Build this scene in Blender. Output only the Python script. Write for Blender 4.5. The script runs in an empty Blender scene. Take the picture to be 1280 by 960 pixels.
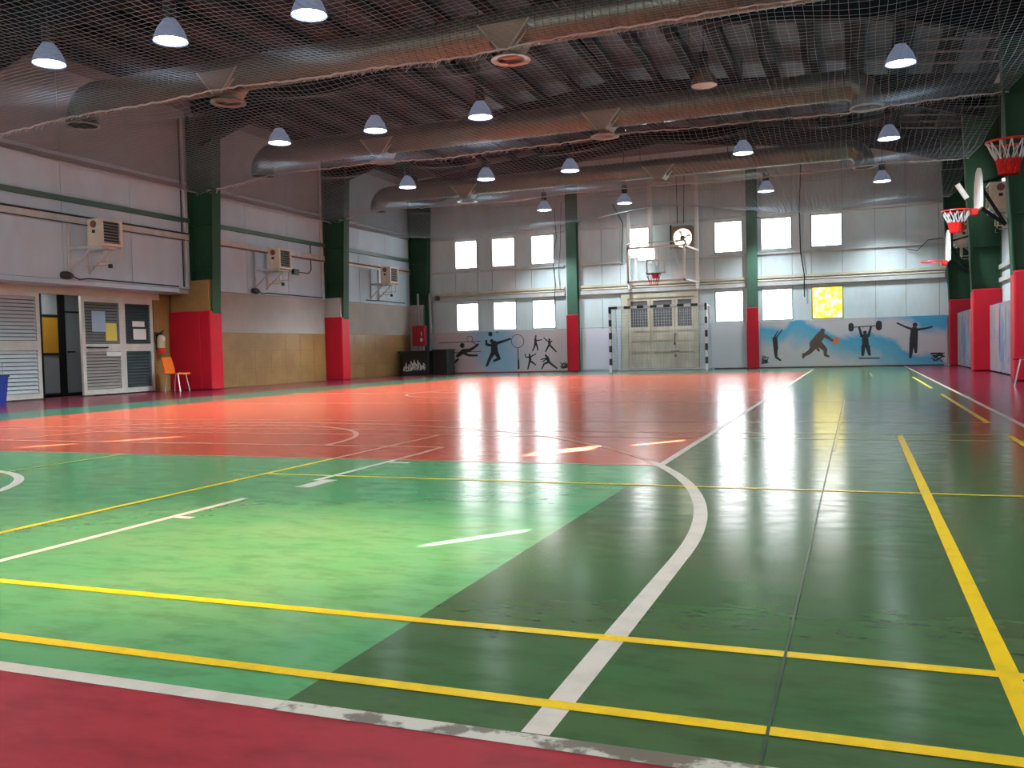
import bpy, math, random
from mathutils import Vector, Matrix
random.seed(7)
PI = math.pi
S = bpy.context.scene
COL = S.collection

# ------------------------------------------------------------------ camera
cam_d = bpy.data.cameras.new('camera')
cam = bpy.data.objects.new('camera', cam_d)
COL.objects.link(cam)
S.camera = cam
F_PX, YAW, PITCH, ROLL, CAM_H = 1118.9, 0.3684, 0.0368, -0.0259, 0.7555
cy_, sy_ = math.cos(YAW), math.sin(YAW)
fw = Vector((-sy_*math.cos(PITCH), cy_*math.cos(PITCH), -math.sin(PITCH)))
rt = Vector((cy_, sy_, 0)); up = rt.cross(fw)
c_, s_ = math.cos(ROLL), math.sin(ROLL)
r2 = c_*rt + s_*up; u2 = -s_*rt + c_*up
mw = Matrix((r2, u2, -fw)).transposed().to_4x4()
mw.translation = Vector((0, 0, CAM_H))
cam.matrix_world = mw
cam_d.sensor_fit = 'HORIZONTAL'; cam_d.sensor_width = 36
cam_d.lens = F_PX/1280*36
cam_d.clip_end = 200; cam_d.clip_start = 0.05

# ------------------------------------------------------------------ light levels
EXPOSURE = 0.65
PANE_E = 5.5
LAMP_E = 11.0
LAMP_W = 760.0
SUN_E = 320.0
POOL_W = 5000.0
S.view_settings.view_transform = 'Standard'
S.view_settings.look = 'None'
S.view_settings.gamma = 1
S.view_settings.use_curve_mapping = False
S.view_settings.exposure = EXPOSURE

wd = bpy.data.worlds.new('sky'); S.world = wd; wd.use_nodes = True
wd.node_tree.nodes['Background'].inputs[0].default_value = (0.75, 0.85, 1, 1)
wd.node_tree.nodes['Background'].inputs[1].default_value = 1.2

SUN_AZ = Vector((0.62, 0.785)); SUN_EL = math.radians(17)
sd = bpy.data.lights.new('sun', 'SUN'); sd.energy = SUN_E; sd.angle = math.radians(0.25); sd.color = (1, 0.93, 0.8)
so = bpy.data.objects.new('sun', sd); COL.objects.link(so)
tosun = Vector((SUN_AZ.x*math.cos(SUN_EL), SUN_AZ.y*math.cos(SUN_EL), math.sin(SUN_EL)))
so.rotation_euler = tosun.to_track_quat('Z', 'Y').to_euler()
so.location = (10, 20, 12)

# added unseen spot by the right wall, imitating daylight; makes the warm floor pool
pd = bpy.data.lights.new('window_daylight', 'SPOT'); pd.energy = POOL_W; pd.color = (1, 0.68, 0.40)
pd.spot_size = math.radians(21); pd.spot_blend = 1.0; pd.shadow_soft_size = 0.35
po = bpy.data.objects.new('window_daylight', pd); COL.objects.link(po)
po.location = (2.95, 4.6, 4.4)
po.rotation_euler = (Vector((2.95, 4.6, 4.4)) - Vector((-2.55, 2.8, 0))).to_track_quat('Z', 'Y').to_euler()

# ------------------------------------------------------------------ materials
MATS = {}
def mat(name, col, rough=0.6, metal=0.0, var=0.0, vscale=3.0, col2=None, emit=0.0, bump=0.0, bscale=40.0,
        alpha=1.0, trans=0.0, spec=0.5, stretch=(1, 1, 1), rvar=0.0, cover=(0.4, 0.6)):
    if name in MATS: return MATS[name]
    m = bpy.data.materials.new(name); m.use_nodes = True
    nt = m.node_tree; b = nt.nodes['Principled BSDF']
    b.inputs['Roughness'].default_value = rough
    b.inputs['Metallic'].default_value = metal
    b.inputs['Specular IOR Level'].default_value = spec
    b.inputs['Base Color'].default_value = (*col, 1)
    if alpha < 1: b.inputs['Alpha'].default_value = alpha
    if trans: b.inputs['Transmission Weight'].default_value = trans
    if emit:
        b.inputs['Emission Color'].default_value = (*col, 1); b.inputs['Emission Strength'].default_value = emit
    if var or bump or rvar:
        tc = nt.nodes.new('ShaderNodeTexCoord'); mp = nt.nodes.new('ShaderNodeMapping')
        mp.inputs['Scale'].default_value = stretch
        nt.links.new(tc.outputs['Object'], mp.inputs[0])
    if var or rvar:
        n = nt.nodes.new('ShaderNodeTexNoise'); n.inputs['Scale'].default_value = vscale
        n.inputs['Detail'].default_value = 6; n.inputs['Roughness'].default_value = 0.62
        nt.links.new(mp.outputs[0], n.inputs['Vector'])
        r = nt.nodes.new('ShaderNodeMapRange'); r.inputs[1].default_value = cover[0]; r.inputs[2].default_value = cover[1]
        r.inputs[3].default_value = 0; r.inputs[4].default_value = var
        nt.links.new(n.outputs[0], r.inputs[0])
    if var:
        mx = nt.nodes.new('ShaderNodeMix'); mx.data_type = 'RGBA'
        mx.inputs[6].default_value = (*col, 1)
        mx.inputs[7].default_value = (*(col2 or tuple(c*0.45 for c in col)), 1)
        nt.links.new(r.outputs[0], mx.inputs[0]); nt.links.new(mx.outputs[2], b.inputs['Base Color'])
        if emit: nt.links.new(mx.outputs[2], b.inputs['Emission Color'])
    if rvar:
        rr = nt.nodes.new('ShaderNodeMapRange'); rr.inputs[1].default_value = 0.3; rr.inputs[2].default_value = 0.7
        rr.inputs[3].default_value = rough - rvar; rr.inputs[4].default_value = rough + rvar
        nt.links.new(n.outputs[0], rr.inputs[0]); nt.links.new(rr.outputs[0], b.inputs['Roughness'])
    if bump:
        n2 = nt.nodes.new('ShaderNodeTexNoise'); n2.inputs['Scale'].default_value = bscale; n2.inputs['Detail'].default_value = 3
        nt.links.new(mp.outputs[0], n2.inputs['Vector'])
        bp = nt.nodes.new('ShaderNodeBump'); bp.inputs['Strength'].default_value = bump; bp.inputs['Distance'].default_value = 0.02
        nt.links.new(n2.outputs[0], bp.inputs['Height']); nt.links.new(bp.outputs[0], b.inputs['Normal'])
    MATS[name] = m
    return m

def floor_mat(name, col, dirt, amount, rough=0.17, scale=0.7):
    """varnished court paint: two scales of scuffing, uneven gloss, long gentle waves of the screed"""
    m = mat(name, col, rough)
    nt = m.node_tree; b = nt.nodes['Principled BSDF']
    tc = nt.nodes.new('ShaderNodeTexCoord')
    def noise(sc, det, stretch=(1, 1, 1)):
        mp = nt.nodes.new('ShaderNodeMapping'); mp.inputs['Scale'].default_value = stretch
        nt.links.new(tc.outputs['Object'], mp.inputs[0])
        n = nt.nodes.new('ShaderNodeTexNoise'); n.inputs['Scale'].default_value = sc; n.inputs['Detail'].default_value = det
        n.inputs['Roughness'].default_value = 0.65
        nt.links.new(mp.outputs[0], n.inputs['Vector']); return n.outputs[0]
    def rng(sock, a, b_, c, d):
        r = nt.nodes.new('ShaderNodeMapRange'); r.inputs[1].default_value = a; r.inputs[2].default_value = b_
        r.inputs[3].default_value = c; r.inputs[4].default_value = d
        nt.links.new(sock, r.inputs[0]); return r.outputs[0]
    big = noise(scale, 5, (1, 1.6, 1)); fine = noise(5, 3, (1, 2.2, 1)); wave = noise(0.9, 1, (0.5, 1.4, 1))
    mx = nt.nodes.new('ShaderNodeMix'); mx.data_type = 'RGBA'
    mx.inputs[6].default_value = (*col, 1); mx.inputs[7].default_value = (*dirt, 1)
    nt.links.new(rng(big, 0.35, 0.68, 0, amount), mx.inputs[0])
    mx2 = nt.nodes.new('ShaderNodeMix'); mx2.data_type = 'RGBA'; mx2.blend_type = 'MULTIPLY'
    nt.links.new(mx.outputs[2], mx2.inputs[6]); mx2.inputs[7].default_value = (0.62, 0.6, 0.58, 1)
    nt.links.new(rng(fine, 0.45, 0.7, 0, 0.7), mx2.inputs[0])
    nt.links.new(mx2.outputs[2], b.inputs['Base Color'])
    nt.links.new(rng(fine, 0.3, 0.7, rough-0.05, rough+0.055), b.inputs['Roughness'])
    bp = nt.nodes.new('ShaderNodeBump'); bp.inputs['Strength'].default_value = 0.3; bp.inputs['Distance'].default_value = 0.0012
    nt.links.new(wave, bp.inputs['Height'])
    nt.links.new(bp.outputs[0], b.inputs['Normal'])
    b.inputs['Specular IOR Level'].default_value = 0.22
    return m

# ------------------------------------------------------------------ mesh builder
class MB:
    def __init__(s): s.v = []; s.f = []
    def add(s, vs, fs):
        o = len(s.v); s.v += [tuple(v) for v in vs]; s.f += [tuple(i+o for i in f) for f in fs]; return s
    def box(s, a, b):
        x0, y0, z0 = [min(p, q) for p, q in zip(a, b)]; x1, y1, z1 = [max(p, q) for p, q in zip(a, b)]
        return s.add([(x0,y0,z0),(x1,y0,z0),(x1,y1,z0),(x0,y1,z0),(x0,y0,z1),(x1,y0,z1),(x1,y1,z1),(x0,y1,z1)],
              [(0,3,2,1),(4,5,6,7),(0,1,5,4),(1,2,6,5),(2,3,7,6),(3,0,4,7)])
    def tube(s, pts, r, n=8, caps=True, radii=None):
        P = [Vector(p) for p in pts]; rings = []
        prev = None
        for i, p in enumerate(P):
            if i == 0: t = P[1]-P[0]
            elif i == len(P)-1: t = P[-1]-P[-2]
            else: t = (P[i+1]-P[i]).normalized() + (P[i]-P[i-1]).normalized()
            t.normalize()
            if prev is None:
                a = Vector((0,0,1)) if abs(t.z) < 0.9 else Vector((1,0,0))
                u = t.cross(a).normalized()
            else:
                u = (prev - t*prev.dot(t)).normalized()
            prev = u; w = t.cross(u)
            rr = radii[i] if radii else r
            rings.append([p + (u*math.cos(2*PI*k/n) + w*math.sin(2*PI*k/n))*rr for k in range(n)])
        vs = [q for R in rings for q in R]; fs = []
        for i in range(len(P)-1):
            for k in range(n):
                fs.append((i*n+k, i*n+(k+1)%n, (i+1)*n+(k+1)%n, (i+1)*n+k))
        if caps: fs.append(tuple(range(n-1, -1, -1))); fs.append(tuple(range((len(P)-1)*n, len(P)*n)))
        return s.add(vs, fs)
    def bar(s, a, b, w, h):
        """square bar between two points"""
        a, b = Vector(a), Vector(b); t = (b-a).normalized()
        up_ = Vector((0,0,1)) if abs(t.z) < 0.95 else Vector((0,1,0))
        u = t.cross(up_).normalized()*w/2; v = u.cross(t).normalized()*h/2
        vs = [p+q for p in (a, b) for q in (u+v, -u+v, -u-v, u-v)]
        return s.add(vs, [(0,1,2,3),(7,6,5,4),(0,4,5,1),(1,5,6,2),(2,6,7,3),(3,7,4,0)])
    def lathe(s, prof, c=(0,0,0), n=24, axis='Z'):
        vs = []; fs = []
        for r, h in prof:
            for k in range(n):
                x, y = r*math.cos(2*PI*k/n), r*math.sin(2*PI*k/n)
                p = {'Z': (x, y, h), 'Y': (x, h, y), 'X': (h, x, y)}[axis]
                vs.append((p[0]+c[0], p[1]+c[1], p[2]+c[2]))
        for i in range(len(prof)-1):
            for k in range(n): fs.append((i*n+k, i*n+(k+1)%n, (i+1)*n+(k+1)%n, (i+1)*n+k))
        return s.add(vs, fs)
    def disc(s, c, r, n=24, axis='Z'):
        vs = []
        for k in range(n):
            x, y = r*math.cos(2*PI*k/n), r*math.sin(2*PI*k/n)
            p = {'Z': (x, y, 0), 'Y': (x, 0, y), 'X': (0, x, y)}[axis]
            vs.append((p[0]+c[0], p[1]+c[1], p[2]+c[2]))
        return s.add(vs, [tuple(range(n))])
    def prism(s, poly, axis, a, b):
        """extrude a 2D polygon along an axis from a to b"""
        def P(p, h): return {'X': (h, p[0], p[1]), 'Y': (p[0], h, p[1]), 'Z': (p[0], p[1], h)}[axis]
        n = len(poly)
        vs = [P(p, a) for p in poly] + [P(p, b) for p in poly]
        return s.add(vs, [tuple(range(n-1, -1, -1)), tuple(range(n, 2*n))] + [(i, (i+1)%n, n+(i+1)%n, n+i) for i in range(n)])
    def build(s, name, m, parent=None, smooth=False, bevel=0.0, kind=None, label=None):
        me = bpy.data.meshes.new(name)
        off = Vector((0,0,0))
        if parent is not None: off = wloc(parent)
        me.from_pydata([(x-off.x, y-off.y, z-off.z) for x, y, z in s.v], [], s.f)
        me.update()
        me.materials.append(m)
        o = bpy.data.objects.new(name, me); COL.objects.link(o)
        if parent is not None: o.parent = parent
        if smooth:
            me.shade_smooth()
            md = o.modifiers.new('e', 'EDGE_SPLIT'); md.split_angle = math.radians(40)
        if bevel:
            md = o.modifiers.new('b', 'BEVEL'); md.width = bevel; md.segments = 2; md.limit_method = 'ANGLE'
        if kind: o['kind'] = kind
        if label: o['label'] = label
        return o
def wloc(o):
    p = Vector((0,0,0))
    while o is not None: p += Vector(o.location); o = o.parent
    return p
def thing(name, label, cat, loc=(0,0,0), group=None, rz=0):
    o = bpy.data.objects.new(name, None); COL.objects.link(o)
    o.location = loc; o.rotation_euler = (0,0,rz); o.empty_display_size = 0.1
    o['label'] = label; o['category'] = cat
    if group: o['group'] = group
    return o
def tag(o, label, cat, group=None):
    o['label'] = label; o['category'] = cat
    if group: o['group'] = group
    return o
def struct(o): o['kind'] = 'structure'; return o
def copy_tree(o, parent=None):
    c = o.copy(); COL.objects.link(c)
    if parent is not None: c.parent = parent
    for ch in list(o.children): copy_tree(ch, c)
    return c
def B(a, b): return MB().box(a, b)

# palette
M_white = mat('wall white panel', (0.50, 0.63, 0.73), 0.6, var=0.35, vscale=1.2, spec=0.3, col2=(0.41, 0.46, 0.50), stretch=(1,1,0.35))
M_backw = mat('back wall panel', (0.57, 0.67, 0.68), 0.5, var=0.4, vscale=1.6, col2=(0.45, 0.45, 0.43), stretch=(1,1,0.3))
M_sheet = mat('steel sheet behind', (0.20, 0.21, 0.22), 0.7)
M_beige = mat('beige plaster', (0.40, 0.37, 0.33), 0.75, var=0.5, vscale=0.9, col2=(0.30, 0.28, 0.25))
M_tile = mat('mustard tile', (0.33, 0.19, 0.065), 0.35, var=0.6, vscale=1.5, col2=(0.21, 0.115, 0.04), rvar=0.05)
M_joint = mat('tile joint', (0.20, 0.13, 0.06), 0.8)
M_green = mat('green steel paint', (0.020, 0.068, 0.032), 0.62, var=0.4, vscale=2, spec=0.25, col2=(0.012, 0.04, 0.022))
M_green2 = mat('back column green', (0.05, 0.13, 0.085), 0.5, var=0.3, vscale=2)
M_dark = mat('dark roof steel', (0.006, 0.012, 0.016), 0.7, spec=0.2)
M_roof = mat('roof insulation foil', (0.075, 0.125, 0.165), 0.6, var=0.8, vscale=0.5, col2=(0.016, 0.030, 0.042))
M_roof_shade = mat('roof insulation dark', (0.020, 0.030, 0.040), 0.7)  # darker copy of the foil, shade of the left slope put into its colour
M_white_dim = mat('upper wall panel', (0.33, 0.38, 0.42), 0.6, var=0.4, vscale=1.2, spec=0.3, col2=(0.25, 0.28, 0.30))  # white panel darkened, the dimness above the net put into its colour
M_pad = mat('red pad vinyl', (0.46, 0.004, 0.018), 0.5, spec=0.3, var=0.35, vscale=3, col2=(0.33, 0.004, 0.014))
M_red = mat('red paint', (0.62, 0.02, 0.015), 0.35)
M_darkred = mat('cabinet red', (0.42, 0.008, 0.03), 0.35)
M_cream = mat('cream steel paint', (0.60, 0.55, 0.42), 0.5, var=0.5, vscale=2.5, col2=(0.42, 0.36, 0.26))
M_heater = mat('heater cream', (0.68, 0.61, 0.46), 0.45, var=0.2, vscale=4)
M_lightpaint = mat('light grey paint', (0.55, 0.55, 0.53), 0.45, var=0.3, vscale=4)
M_pipe = mat('wall pipe green', (0.05, 0.12, 0.085), 0.45)
M_greyrail = mat('grey rail', (0.27, 0.25, 0.25), 0.5)
M_rust = mat('rusty pipe', (0.22, 0.08, 0.07), 0.6)
M_duct = mat('duct zinc', (0.155, 0.175, 0.14), 0.4, metal=0.7, var=0.4, vscale=2.5, col2=(0.10, 0.112, 0.09))
M_takeoff = mat('duct take-off zinc', (0.30, 0.26, 0.19), 0.5, metal=0.6)
M_ductedge = mat('duct rim', (0.5, 0.45, 0.38), 0.35, metal=0.8)
M_black = mat('black plastic', (0.012, 0.013, 0.015), 0.45)
M_chest = mat('black chest', (0.010, 0.014, 0.014), 0.35)
M_alu = mat('aluminium frame', (0.62, 0.60, 0.53), 0.45, var=0.25, vscale=3)
M_glass = mat('louvre glass', (0.50, 0.55, 0.55), 0.4)
M_glassd = mat('louvre glass grey', (0.20, 0.22, 0.21), 0.25)
M_glassdk = mat('louvre glass dark', (0.06, 0.085, 0.09), 0.25)
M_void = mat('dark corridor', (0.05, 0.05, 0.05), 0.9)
M_net = mat('white net cord', (0.33, 0.39, 0.44), 0.9, spec=0.1)
M_rope = mat('white rope', (0.55, 0.55, 0.55), 0.8)
M_whitepaint = mat('white paint', (0.78, 0.77, 0.73), 0.4)
M_pane = mat('bright window pane', (0.97, 0.985, 1.0), 0.4, emit=PANE_E)
M_pane_fill = mat('near end window pane', (0.97, 0.985, 1.0), 0.4, emit=PANE_E*2.2)  # stronger glow for the unseen panes added behind the camera
M_yellow = mat('yellow window pane', (1.0, 0.80, 0.02), 0.4, emit=1.5, var=1.0, vscale=5, col2=(1.0, 0.95, 0.55), cover=(0.45, 0.62))
M_lens = mat('lamp lens', (0.78, 0.88, 1.0), 0.4, emit=LAMP_E)
M_lensg = mat('lamp lens greenish', (0.80, 1.0, 0.72), 0.4, emit=LAMP_E*0.6)
M_lensoff = mat('lamp lens unlit', (0.55, 0.45, 0.32), 0.3)
M_reflector = mat('lamp reflector', (0.12, 0.15, 0.22), 0.35, emit=0.6)
M_reflector_off = mat('unlit lamp reflector', (0.22, 0.17, 0.12), 0.3, metal=0.5)
M_orange = mat('orange plastic', (0.75, 0.16, 0.02), 0.4)
M_chrome = mat('chrome tube', (0.85, 0.85, 0.85), 0.18, metal=0.6)
M_blue = mat('blue plastic', (0.012, 0.035, 0.22), 0.4)
M_clear = mat('clear acrylic', (0.93, 0.95, 0.96), 0.05, trans=1.0, alpha=0.35)
M_print = mat('black print', (0.014, 0.015, 0.018), 0.5)
M_brownprint = mat('brown print', (0.09, 0.06, 0.04), 0.5)
M_ball = mat('orange print', (0.6, 0.17, 0.07), 0.5)
M_wood = mat('fan wood', (0.24, 0.18, 0.11), 0.6)
M_paper = mat('paper', (0.72, 0.72, 0.70), 0.8)
M_paperb = mat('blue paper', (0.33, 0.45, 0.56), 0.8)
M_papery = mat('yellow paper', (0.70, 0.58, 0.12), 0.8)

# ------------------------------------------------------------------ floor (structure)
XL, XR, YB, YF, ZE = -15.1, 3.15, 29.4, -1.8, 6.9       # side walls, back wall, front wall, eave
RIDGE_X, ZR = -6.0, 7.9
F_bright = floor_mat('court bright green', (0.070, 0.29, 0.115), (0.17, 0.30, 0.13), 0.75, 0.2)
F_dark = floor_mat('court dark green', (0.050, 0.125, 0.046), (0.085, 0.105, 0.05), 0.85, 0.17)
F_orange = floor_mat('court orange', (0.50, 0.082, 0.036), (0.42, 0.082, 0.045), 0.6, 0.19)
F_red = floor_mat('court red', (0.34, 0.022, 0.032), (0.28, 0.02, 0.028), 0.5, 0.36)
F_maroon = floor_mat('court maroon', (0.15, 0.012, 0.028), (0.11, 0.012, 0.025), 0.6, 0.2)
F_strip = floor_mat('court strip green', (0.03, 0.13, 0.075), (0.05, 0.10, 0.06), 0.6, 0.19)
F_teal = floor_mat('court far green', (0.06, 0.15, 0.105), (0.09, 0.14, 0.11), 0.5, 0.17)
L_yellow = mat('line yellow', (0.80, 0.50, 0.0), 0.3, var=0.55, vscale=9, col2=(0.50, 0.33, 0.02), cover=(0.5, 0.75))
L_yellowthin = mat('line faded yellow', (0.55, 0.42, 0.05), 0.3, var=0.6, vscale=6, col2=(0.30, 0.28, 0.06))
L_white = mat('line ivory', (0.60, 0.52, 0.44), 0.3, var=0.6, vscale=8, col2=(0.38, 0.33, 0.27), cover=(0.45, 0.7))
L_worn = mat('line worn white', (0.52, 0.47, 0.39), 0.4, var=1.0, vscale=7, col2=(0.13, 0.10, 0.07), cover=(0.5, 0.56))
L_faint = mat('line faint ivory', (0.42, 0.24, 0.16), 0.3, var=0.6, vscale=6, col2=(0.45, 0.13, 0.08))
L_joint = mat('floor seam', (0.03, 0.055, 0.028), 0.3)

A_Y = 1.60; E_Y = 5.64; G_X = -1.18; R_X = 1.33; S1 = -10.75; S2 = -12.3; E2 = 25.1
fl_me = bpy.data.meshes.new('floor')
zones = [((XL-1.2, YF), (XR, A_Y), F_red), ((S1, A_Y), (G_X, E_Y), F_bright), ((S1, E_Y), (G_X, E2), F_orange),
         ((G_X, A_Y), (R_X, YB), F_dark), ((R_X, A_Y), (XR, YB), F_maroon), ((S1, E2), (G_X, YB), F_teal),
         ((S2, A_Y), (S1, YB), F_strip), ((XL-1.2, A_Y), (S2, YB), F_maroon)]
vs, fs, mi = [], [], []
for k, (a, b, m) in enumerate(zones):
    fl_me.materials.append(m); i = len(vs)
    vs += [(a[0], a[1], 0), (b[0], a[1], 0), (b[0], b[1], 0), (a[0], b[1], 0)]; fs.append((i, i+1, i+2, i+3)); mi.append(k)
i = len(vs); x0, x1, y0, y1 = XL-1.2, XR, YF, YB
vs += [(x0,y0,-.15),(x1,y0,-.15),(x1,y1,-.15),(x0,y1,-.15),(x0,y0,0),(x1,y0,0),(x1,y1,0),(x0,y1,0)]
for f in ((3,2,1,0),(0,1,5,4),(1,2,6,5),(2,3,7,6),(3,0,4,7)): fs.append(tuple(i+j for j in f)); mi.append(4)
fl_me.from_pydata(vs, [], fs); fl_me.polygons.foreach_set('material_index', mi); fl_me.update()
floor = bpy.data.objects.new('floor', fl_me); COL.objects.link(floor); struct(floor)
LZ = [0.0012]
def strip(p, q, w, m, dz=0.0):
    """painted line between two floor points"""
    p, q = Vector((p[0], p[1], 0)), Vector((q[0], q[1], 0)); t = (q-p).normalized(); n = Vector((-t.y, t.x, 0))*w/2
    z = LZ[0] + dz; LZ[0] += 0.00004
    nseg = max(1, int((q-p).length/0.5)); mb = MB(); vs = []
    for k in range(nseg+1):
        c = p + (q-p)*k/nseg; j = random.uniform(0.96, 1.04)
        vs += [(c.x+n.x*j, c.y+n.y*j, z), (c.x-n.x*j, c.y-n.y*j, z)]
    mb.add(vs, [(2*k, 2*k+1, 2*k+3, 2*k+2) for k in range(nseg)])
    return mb.build('court_line', m, floor)
def arc(c, r, a0, a1, w, m, n=40):
    z = LZ[0]; LZ[0] += 0.00004; vs = []
    for k in range(n+1):
        a = math.radians(a0 + (a1-a0)*k/n)
        vs += [(c[0]+(r+w/2)*math.cos(a), c[1]+(r+w/2)*math.sin(a), z), (c[0]+(r-w/2)*math.cos(a), c[1]+(r-w/2)*math.sin(a), z)]
    return MB().add(vs, [(2*k, 2*k+1, 2*k+3, 2*k+2) for k in range(n)]).build('court_line', m, floor)
# base line of the court
strip((-13, A_Y), (-1.18, A_Y), 0.05, L_white); strip((-1.18, A_Y), (R_X, A_Y), 0.055, L_worn)
strip((R_X, A_Y), (R_X, 29.2), 0.05, L_white)
strip((-12.6, E_Y), (G_X, E_Y), 0.03, L_faint); strip((G_X, E_Y), (G_X, 27), 0.05, L_white)
# three point line
strip((-0.6, 1.63), (-0.6, 3.2), 0.062, L_white)
arc((-6.05, 3.2), 5.45, 0, 29, 0.062, L_white); arc((-6.05, 3.2), 5.45, 29, 150, 0.05, L_faint)
# key and circles
strip((-3.08, A_Y), (-3.08, 3.95), 0.045, L_white); strip((-3.08, 4.62), (-3.08, E_Y), 0.045, L_white); strip((-3.08, E_Y), (-3.1, 6.46), 0.045, L_faint)
strip((-3.0, 4.36), (-3.0, 4.66), 0.10, L_white); strip((-3.08, 3.4), (-2.96, 3.4), 0.05, L_white); strip((-3.08, 5.5), (-2.9, 5.5), 0.05, L_white)
strip((-9.0, 6.46), (-3.1, 6.46), 0.045, L_faint); arc((-6.05, 6.46), 1.85, 0, 180, 0.05, L_faint)
arc((-6.05, 3.2), 1.42, 0, 180, 0.06, L_white)
arc((-6.05, 15.4), 1.85, 0, 360, 0.05, L_faint, 64); strip((S1, 15.4), (G_X, 15.4), 0.05, L_faint)
strip((-9, 24.3), (-3.1, 24.3), 0.05, L_faint); arc((-6.05, 27.6), 5.45, 20, 160, 0.05, L_faint); arc((-6.05, 24.3), 1.85, 180, 360, 0.05, L_faint)
# badminton court across the near end
B0, B1, BC, B2, B3 = 1.78, 2.24, 4.82, 7.41, 7.87
strip((-11.5, B0), (1.14, B0), 0.042, L_yellow); strip((-11.5, B1), (1.14, B1), 0.042, L_yellow)
strip((-3.59, BC), (1.9, BC), 0.035, L_yellow)
strip((-3.59, B1), (-3.59, E_Y), 0.04, L_yellow); strip((-3.59, E_Y), (-3.59, B2), 0.035, L_faint)
strip((-5.57, B0), (-5.57, E_Y), 0.035, L_yellowthin)
strip((0.31, B0), (0.31, B3-0.06), 0.045, L_yellow); strip((1.09, B0), (1.09, B3-0.06), 0.045, L_yellow)
strip((G_X, B2), (1.14, B2), 0.03, L_yellowthin); strip((G_X, B3), (1.1, B3), 0.03, L_yellowthin)
strip((-10, B2), (G_X, B2), 0.03, L_faint); strip((-10, B3), (G_X, B3), 0.03, L_faint)
strip((G_X, 9.0), (1.1, 9.0), 0.03, L_yellowthin); strip((-10, 9.0), (G_X, 9.0), 0.03, L_faint)
strip((-10, 12.2), (0.9, 12.2), 0.03, L_faint)
strip((1.09, 8.98), (1.09, 13.75), 0.05, L_yellow); strip((1.09, 15.5), (1.08, 20.3), 0.05, L_yellow)
strip((0.3, 21), (0.3, 24), 0.04, L_faint)
strip((-0.17, 1.64), (-0.17, 12.6), 0.007, L_joint)
strip((-0.155, 6.6), (-0.155, 12.6), 0.012, L_yellowthin)

# ------------------------------------------------------------------ walls
def wall_cells(plane, u0, u1, z0, z1, holes, t0, t1):
    """slab in X ('X': u is Y) or Y ('Y': u is X), thickness t0..t1, with rectangular openings"""
    us = sorted({u0, u1, *[h[0] for h in holes], *[h[1] for h in holes]})
    zs = sorted({z0, z1, *[h[2] for h in holes], *[h[3] for h in holes]})
    mb = MB()
    for a, b in zip(us, us[1:]):
        for c, d in zip(zs, zs[1:]):
            mu, mz = (a+b)/2, (c+d)/2
            if mu < u0 or mu > u1 or mz < z0 or mz > z1: continue
            if any(h[0] < mu < h[1] and h[2] < mz < h[3] for h in holes): continue
            if plane == 'X': mb.box((t0, a, c), (t1, b, d))
            else: mb.box((a, t0, c), (b, t1, d))
    return mb
# back wall with windows, gate and fan openings
UP, LO = (3.73, 4.73), (1.51, 2.50)
wx = [(-13.42, -12.55), (-11.99, -11.12), (-10.52, -9.67), (-7.12, -6.31), (-4.25, -3.36), (-2.80, -1.86), (-1.29, -0.38)]
wins = [(x0, x1, *UP) for x0, x1 in wx] + [(x0, x1, *LO) for i, (x0, x1) in enumerate(wx) if i != 3]
GATE = (-7.12, -4.9, 0.05, 2.42)
FAN = (-5.56, -4.94, 3.98, 4.6)
back = wall_cells('Y', XL-0.2, XR+0.2, 0, 8.1, wins + [GATE, FAN], YB+0.03, YB+0.2).build('wall_back', M_sheet); struct(back)
cols_x = sorted({-15.1, -14.4, *[v for w in wx for v in w], -9.0, -8.0, -7.36, -5.65, -4.78, 0.55, 1.4, 2.3, 3.15})
rows_z = [0.0, 1.47, 2.58, 3.6, 4.82, 6.0, 7.1]
def roof_z(x): return ZE + (ZR-ZE)*(1-abs(x-RIDGE_X)/(9.15))
for a, b in zip(cols_x, cols_x[1:]):
    for c, d in zip(rows_z, rows_z[1:]):
        if c > roof_z((a+b)/2) - 0.3: continue
        if a >= -7.37 and b <= -4.77 and d <= 2.6: continue
        g = 0.006
        holes = [w for w in wins + [FAN] if w[0] < (a+b)/2 < w[1] and w[2] >= c-0.1 and w[3] <= d+0.1]
        wall_cells('Y', a+g, b-g, c+g, d-g, [(h[0]-0.02 if h[0] > a+0.02 else a, h[1] if h[1] < b-0.02 else b, max(h[2], c), min(h[3], d)) for h in holes],
                   YB-0.0, YB+0.03).build('wall_panel', M_backw, back)
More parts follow.
